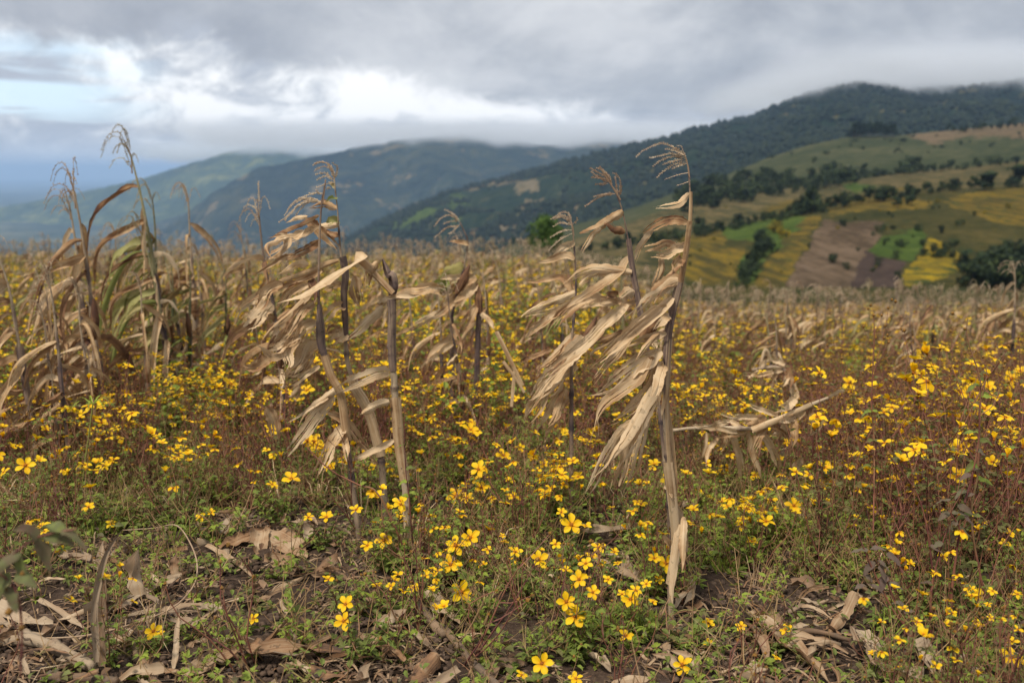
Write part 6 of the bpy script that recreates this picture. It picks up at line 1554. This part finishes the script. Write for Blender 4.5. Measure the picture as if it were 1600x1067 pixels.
def build_litter():
    rng = random.Random(900); G = None
    def upright(k, pts, Y0, w, lab, v, g):
        ox, oy, s = REG[k]; q = [P(ox + x / s, oy + y / s, Y0 + i * .01) for i, (x, y) in enumerate(pts)]; litter_piece('dry_leaf', lab, 'dead leaf', q, w / s / FPX * Y0, rng, v, g, .3, 1, .005, .7)
    upright(11, [(375, 985), (372, 900), (368, 790), (392, 640), (420, 545), (478, 465)], 2.62, 30, 'grey dead leaf standing on end among the litter at the left', .3, .55)
    upright(11, [(400, 1000), (395, 900), (400, 780), (410, 640)], 2.66, 40, 'darker dead leaf leaning behind the standing grey one', .6, .4)
    upright(11, [(555, 720), (548, 640), (542, 545)], 2.95, 90, 'broad dead leaf tip standing like a tongue left of centre', .3, .3)
    upright(11, [(690, 640), (685, 590), (690, 560)], 3.0, 46, 'short brown leaf tip right of the tongue-shaped one', .5, .1)
    L = [(11, [(710, 650), (620, 690), (500, 745), (415, 805)], [.06, .03, .02, .02], 44, 'grey twisted leaf lying left below the tongue-shaped tip', .35, .5, 2),
         (11, [(868, 765), (760, 768), (620, 785), (440, 832)], .02, 44, 'long pale leaf lying across the litter left of centre', .22, .3, 2),
         (11, [(860, 540), (950, 500), (1050, 470)], [.02, .04, .05], 56, 'brown sheath lying flat under the folded pair', .55, 0, 1), (11, [(1035, 470), (1120, 510), (1200, 575)], [.06, .05, .02], 84, 'wide brown sheath folded over in the litter', .5, 0, 1), (11, [(1020, 470), (1010, 520), (1000, 565)], [.06, .03, .01], 70, 'square brown sheath end bent down in the litter', .45, 0, 1),
         (11, [(1030, 590), (1160, 590)], .015, 56, 'flat brown scrap in front of the folded sheath', .55, .1, 1), (11, [(735, 1040), (830, 985), (935, 930)], [.02, .02, .05], 80, 'tan sheath leaning on the long reddish one', .38, 0, 1), (11, [(905, 910), (1000, 945), (1150, 935), (1385, 945)], [.05, .05, .04, .03], 92, 'long smooth reddish-brown sheath at the bottom left of centre', .66, 0, 1),
         (11, [(-20, 770), (80, 830), (200, 842), (290, 835)], [.02, .04, .05, .03], 84, 'pale grey split sheath at the lower left', .2, .5, 2), (11, [(150, 740), (250, 800), (340, 860)], [.03, .02, .03], 24, 'thin grey leaf strip crossing the lower left litter', .3, .4, 1),
         (11, [(940, 755), (1050, 718), (1200, 640)], .02, 40, 'tan leaf strip lying on the bare soil', .35, 0, 1), (11, [(800, 530), (900, 590), (1005, 665)], [.03, .02, .01], 30, 'narrow pale leaf strip pointing at the bare soil', .2, .1, 1), (11, [(430, 885), (520, 930), (600, 1040)], [.03, .02, .02], 52, 'brownish sheath lying in the middle of the lower left litter', .5, .1, 1),
         (11, [(900, 440), (830, 460), (770, 500)], [.06, .05, .02], 60, 'crumpled grey leaf ball above the narrow pale strip', .25, .6, 2), (11, [(770, 500), (850, 520), (890, 580)], [.04, .02, .02], 34, 'crumpled grey leaf end under the leaf ball', .25, .6, 1), (11, [(690, 940), (760, 900), (850, 890)], .02, 60, 'flat grey-brown leaf right of the standing leaves', .45, .3, 2),
         (11, [(680, 1010), (690, 900), (700, 790)], [.02, .05, .1], 24, 'thin pale strip sticking up from the lower litter', .25, .2, 1), (11, [(640, 240), (800, 235), (930, 240), (1010, 195)], .03, 46, 'reddish dead leaf lying behind the open ground', .6, 0, 2), (11, [(780, 370), (900, 395), (1060, 405)], .02, 60, 'dark grey leaf lying flat behind the crumpled one', .8, .4, 2),
         (12, [(515, 700), (570, 775), (650, 840)], [.05, .03, .02], 62, 'curved tan sheath below the cluster of flowers', .3, 0, 1), (12, [(650, 580), (600, 650), (580, 705)], [.05, .04, .03], 74, 'round-backed tan sheath behind the largest flower', .32, .1, 1), (12, [(560, 950), (500, 1020), (430, 1055)], [.05, .03, .02], 70, 'brown curled sheath at the bottom left of the charred stick', .55, 0, 1),
         (12, [(265, 870), (330, 920), (370, 955)], .02, 62, 'flat tan scrap left of the curled sheath', .4, .2, 1), (12, [(50, 990), (120, 1020), (215, 1040)], [.03, .04, .02], 54, 'dark red-brown curled sheath at the bottom edge', .8, 0, 1), (12, [(640, 885), (740, 875)], .02, 20, 'short pale stick lying behind the charred one', .2, 0, 1),
         (12, [(330, 840), (420, 790), (440, 780)], [.02, .05, .06], 48, 'grey curled leaf left of the charred stick', .3, .6, 1), (12, [(10, 560), (80, 520), (180, 560)], .02, 90, 'broad brown flat leaf between the litter and the small flowers', .5, .1, 2), (12, [(60, 640), (130, 610), (170, 560)], .025, 56, 'brown leaf leaning over the flat one', .45, .1, 1),
         (13, [(655, 830), (760, 920), (850, 1000), (920, 1080)], [.03, .03, .03, .03], 64, 'large brown striped husk at the lower right', .42, 0, 2), (13, [(640, 870), (690, 930), (712, 1005)], [.03, .04, .02], 42, 'narrow curved husk left of the striped one', .5, .1, 1), (13, [(740, 915), (850, 925), (1015, 985)], .03, 44, 'tan leaf lying to the right over the striped husk', .35, .1, 2),
         (13, [(1000, 765), (965, 840), (915, 905)], [.12, .05, .02], 34, 'curved tan leaf leaning near the purple-stemmed weed', .35, 0, 1), (13, [(800, 885), (850, 875), (895, 880)], .03, 26, 'small pale curl on the striped husk', .15, .2, 1), (13, [(640, 1050), (680, 1010), (720, 1040)], [.02, .06, .02], 54, 'small folded tan scrap at the bottom right of centre', .3, .2, 1),
         (10, [(248, 920), (290, 990), (345, 1065)], [.06, .05, .03], 78, 'grey-brown ribbed husk at the bottom right', .35, .35, 3), (10, [(398, 945), (440, 1010), (490, 1075)], [.04, .04, .02], 50, 'whitish ribbed husk at the bottom right edge', .12, .55, 3), (10, [(520, 985), (570, 1030), (590, 1060)], .03, 30, 'small whitish leaf right of the ribbed husks', .12, .6, 1),
         (13, [(100, 560), (200, 568), (330, 556), (475, 538)], .05, 34, 'straw-coloured stalk piece lying behind the foot of the tallest stalk', .22, 0, 2), (13, [(480, 720), (450, 780), (410, 850)], [.05, .04, .02], 50, 'tan leaf piece lying at the foot of the tallest stalk', .25, .1, 2), (13, [(400, 860), (395, 940), (385, 1030)], [.02, .02, .02], 40, 'pale torn leaf below the foot of the tallest stalk', .2, .3, 2),
         (13, [(120, 655), (220, 690), (330, 760)], .05, 24, 'grey strip lying under the crowded flowers', .3, .4, 1), (13, [(200, 1060), (270, 1040), (350, 1050)], [.02, .05, .03], 44, 'curled tan leaf at the bottom edge in the middle', .25, .1, 1), (13, [(130, 980), (170, 1000), (200, 1030)], [.04, .04, .02], 40, 'pale curved leaf left of the curled tan one', .15, .3, 1),
         (11, [(1060, 0), (1070, 80), (1085, 150)], [.15, .07, .02], 44, 'grey leaf strip hanging behind the yellow flowers', .3, .5, 1)]
    for k, pts, h, w, lab, v, g, s in L:
        nm = 'dry_husk' if 'husk' in lab or 'sheath' in lab else 'dry_leaf'
        pts2 = [(x, min(y, (1078 - REG[k][1]) * REG[k][2])) for x, y in pts]
        litter_piece(nm, lab, 'husk' if nm == 'dry_husk' else 'dead leaf', gp(k, pts2, h), wl(k, w, pts2) * 1.1, rng, v, g, .35, s, .010, .55)
    for k, pts, h, w, lab, v, g in ((11, [(90, 885), (220, 930), (365, 1005)], .03, 52, 'whitish grey broken stalk at the lower left', .15, .6), (11, [(190, 1040), (330, 1045), (460, 1060)], .02, 40, 'dark grey stalk at the bottom left', .8, .3), (11, [(-20, 905), (60, 900), (120, 900)], .02, 50, 'grey stalk end at the left edge', .3, .5),
        (12, [(475, 750), (530, 825), (590, 880)], [.05, .03, .02], 46, 'charred grey-black stalk stub below the curved sheath', .75, .5), (12, [(590, 860), (680, 965), (800, 1085)], .02, 34, 'charred stick running to the bottom edge', .85, .35), (13, [(545, 855), (700, 895), (860, 895), (990, 925)], .025, 20, 'long thin blackish stick under the striped husk', .9, .2)):
        pts2 = [(x, min(y, (1078 - REG[k][1]) * REG[k][2])) for x, y in pts]
        litter_piece('broken_stalk', lab, 'stalk piece', gp(k, pts2, h), wl(k, w, pts2), rng, v, g, thick=True)
    q = gp(11, [(60, 880), (210, 890), (400, 868), (640, 790), (740, 710), (770, 630), (752, 540), (690, 452), (600, 462), (480, 470)], [.02, .03, .05, .07, .09, .10, .11, .10, .05, .02])
    mb = MB(); tube(mb, q, [.0028, .0030, .0022], 5, 50, (.42, 0, 0), 0, 0, True); o = link('dry_vine', mb.mesh('dry_vine', M_TASSEL)); tag(o, 'long thin orange-brown stem arching over the litter at the lower left', 'stem')
    # the rest of the litter, piece by piece
    me = []
    for i in range(16):
        mb = MB(); l = rng.uniform(.07, .24); b = rng.uniform(-.04, .04)
        leaf_ribbon(mb, [Vector((-l / 2, 0, rng.uniform(0, .02))), Vector((0, b, rng.uniform(.008, .03))), Vector((l / 2, rng.uniform(-.02, .02), rng.uniform(0, .025)))], rng.uniform(.014, .042), rng, 8, 4, (0, .2, 1), .7, 1.4, .6, rng.choice((1, 1, 2)), (rng.uniform(.1, .85), rng.choice((0, 0, .3, .6)), 0), .8, .6, .25)
        me.append(mb.mesh('dry_leaf', M_LITTER))
    n = 0; tries = 0
    while n < 210 and tries < 9000:
        tries += 1; y = math.sqrt(rng.uniform(2.35 ** 2, 4.6 ** 2)); x = rng.uniform(-.55, .55) * y; f, h, l = zones(x, y)
        if rng.random() > l: continue
        n += 1; o = link('dry_leaf', me[rng.randrange(16)], None, (x, y, fz(x, y) + rng.uniform(.004, .03)), (rng.gauss(0, .22), rng.gauss(0, .22), rng.random() * 6.28), rng.uniform(.6, 1.25))
        w = 'left' if x < -.45 else ('middle' if x < .45 else 'right')
        tag(o, 'small piece of dead maize leaf lying on the open soil at the %s' % w, 'dead leaf', 'scraps of dead maize leaf, ' + w)
    # straw, crumbs and clods
    kinds = []
    for i in range(5):
        mb = MB()
        for k in range(16):
            a = rng.random() * 6.28; r = rng.uniform(0, .08); p = Vector((math.cos(a) * r, math.sin(a) * r, rng.uniform(.001, .012))); b = rng.random() * 6.28; l = rng.uniform(.012, .07); w = rng.uniform(.0008, .005)
            d = Vector((math.cos(b), math.sin(b), rng.uniform(-.1, .15))); s = Vector((-math.sin(b), math.cos(b), rng.uniform(-.4, .4))) * w
            mb.add([p - s, p + s, p + d * l * .5 + s * .8 + Vector((0, 0, .004)), p + d * l * .5 - s * .8 + Vector((0, 0, .004)), p + d * l + s * .4, p + d * l - s * .4], [(0, 1, 2, 3), (3, 2, 4, 5)], None, (rng.uniform(.3, 1.0), rng.choice((0, .3)), 0))
        kinds.append(mb.mesh('straw', M_LITTER, False))
    for i in range(4):
        mb = MB()
        for k in range(10):
            a = rng.random() * 6.28; r = rng.uniform(0, .09); c = Vector((math.cos(a) * r, math.sin(a) * r, 0)); s = rng.uniform(.003, .013)
            ph = rng.random() * 6
            V = [c + Vector((math.cos(t + ph) * s * rng.uniform(.7, 1.2), math.sin(t + ph) * s * rng.uniform(.7, 1.2), z * s * rng.uniform(.6, 1.1))) for z, ts in ((0, (0, 1.25, 2.5, 3.8, 5)), (.75, (.6, 1.9, 3.1, 4.4, 5.6))) for t in ts] + [c + Vector((0, 0, s * 1.0))]
            mb.add(V, [(j, (j + 1) % 5, 5 + j) for j in range(5)] + [((j + 1) % 5, 5 + (j + 1) % 5, 5 + j) for j in range(5)] + [(5 + j, 5 + (j + 1) % 5, 10) for j in range(5)])
        kinds.append(mb.mesh('clods', M_CLOD))
    pts = []
    for _ in range(4300):
        y = math.sqrt(rng.uniform(2.2 ** 2, 5.4 ** 2)); x = rng.uniform(-.56, .56) * y; f, h, l = zones(x, y)
        if rng.random() > .25 + .75 * l: continue
        pts.append((x, y, fz(x, y) + .004, rng.uniform(.6, 1.3), rng.choice((0, 1, 2, 3, 4, 5, 6, 7, 8, 5, 6, 7, 8))))
    scatter('straw_litter', pts, kinds, 'litter_kinds', 0.06, 12)
build_litter()

# ---------------------------------------------------------------- labels: tell look-alikes apart by their place from left to right
def ordinal(n): return '%d%s' % (n, 'th' if 10 <= n % 100 <= 20 else {1: 'st', 2: 'nd', 3: 'rd'}.get(n % 10, 'th'))
def finish_labels():
    by = {}
    for o in SC.objects:
        if o.parent is None and o.get('label') and o.get('group'): by.setdefault((o['group'], o['label']), []).append(o)
    for (g, l), L in by.items():
        if 2 <= len(L) <= 62 and len(l.split()) <= 13:
            L.sort(key=lambda o: o.location.x / max(o.location.y, .1))
            for i, o in enumerate(L): o['label'] = l + ', ' + ordinal(i + 1) + ' from left'
finish_labels()
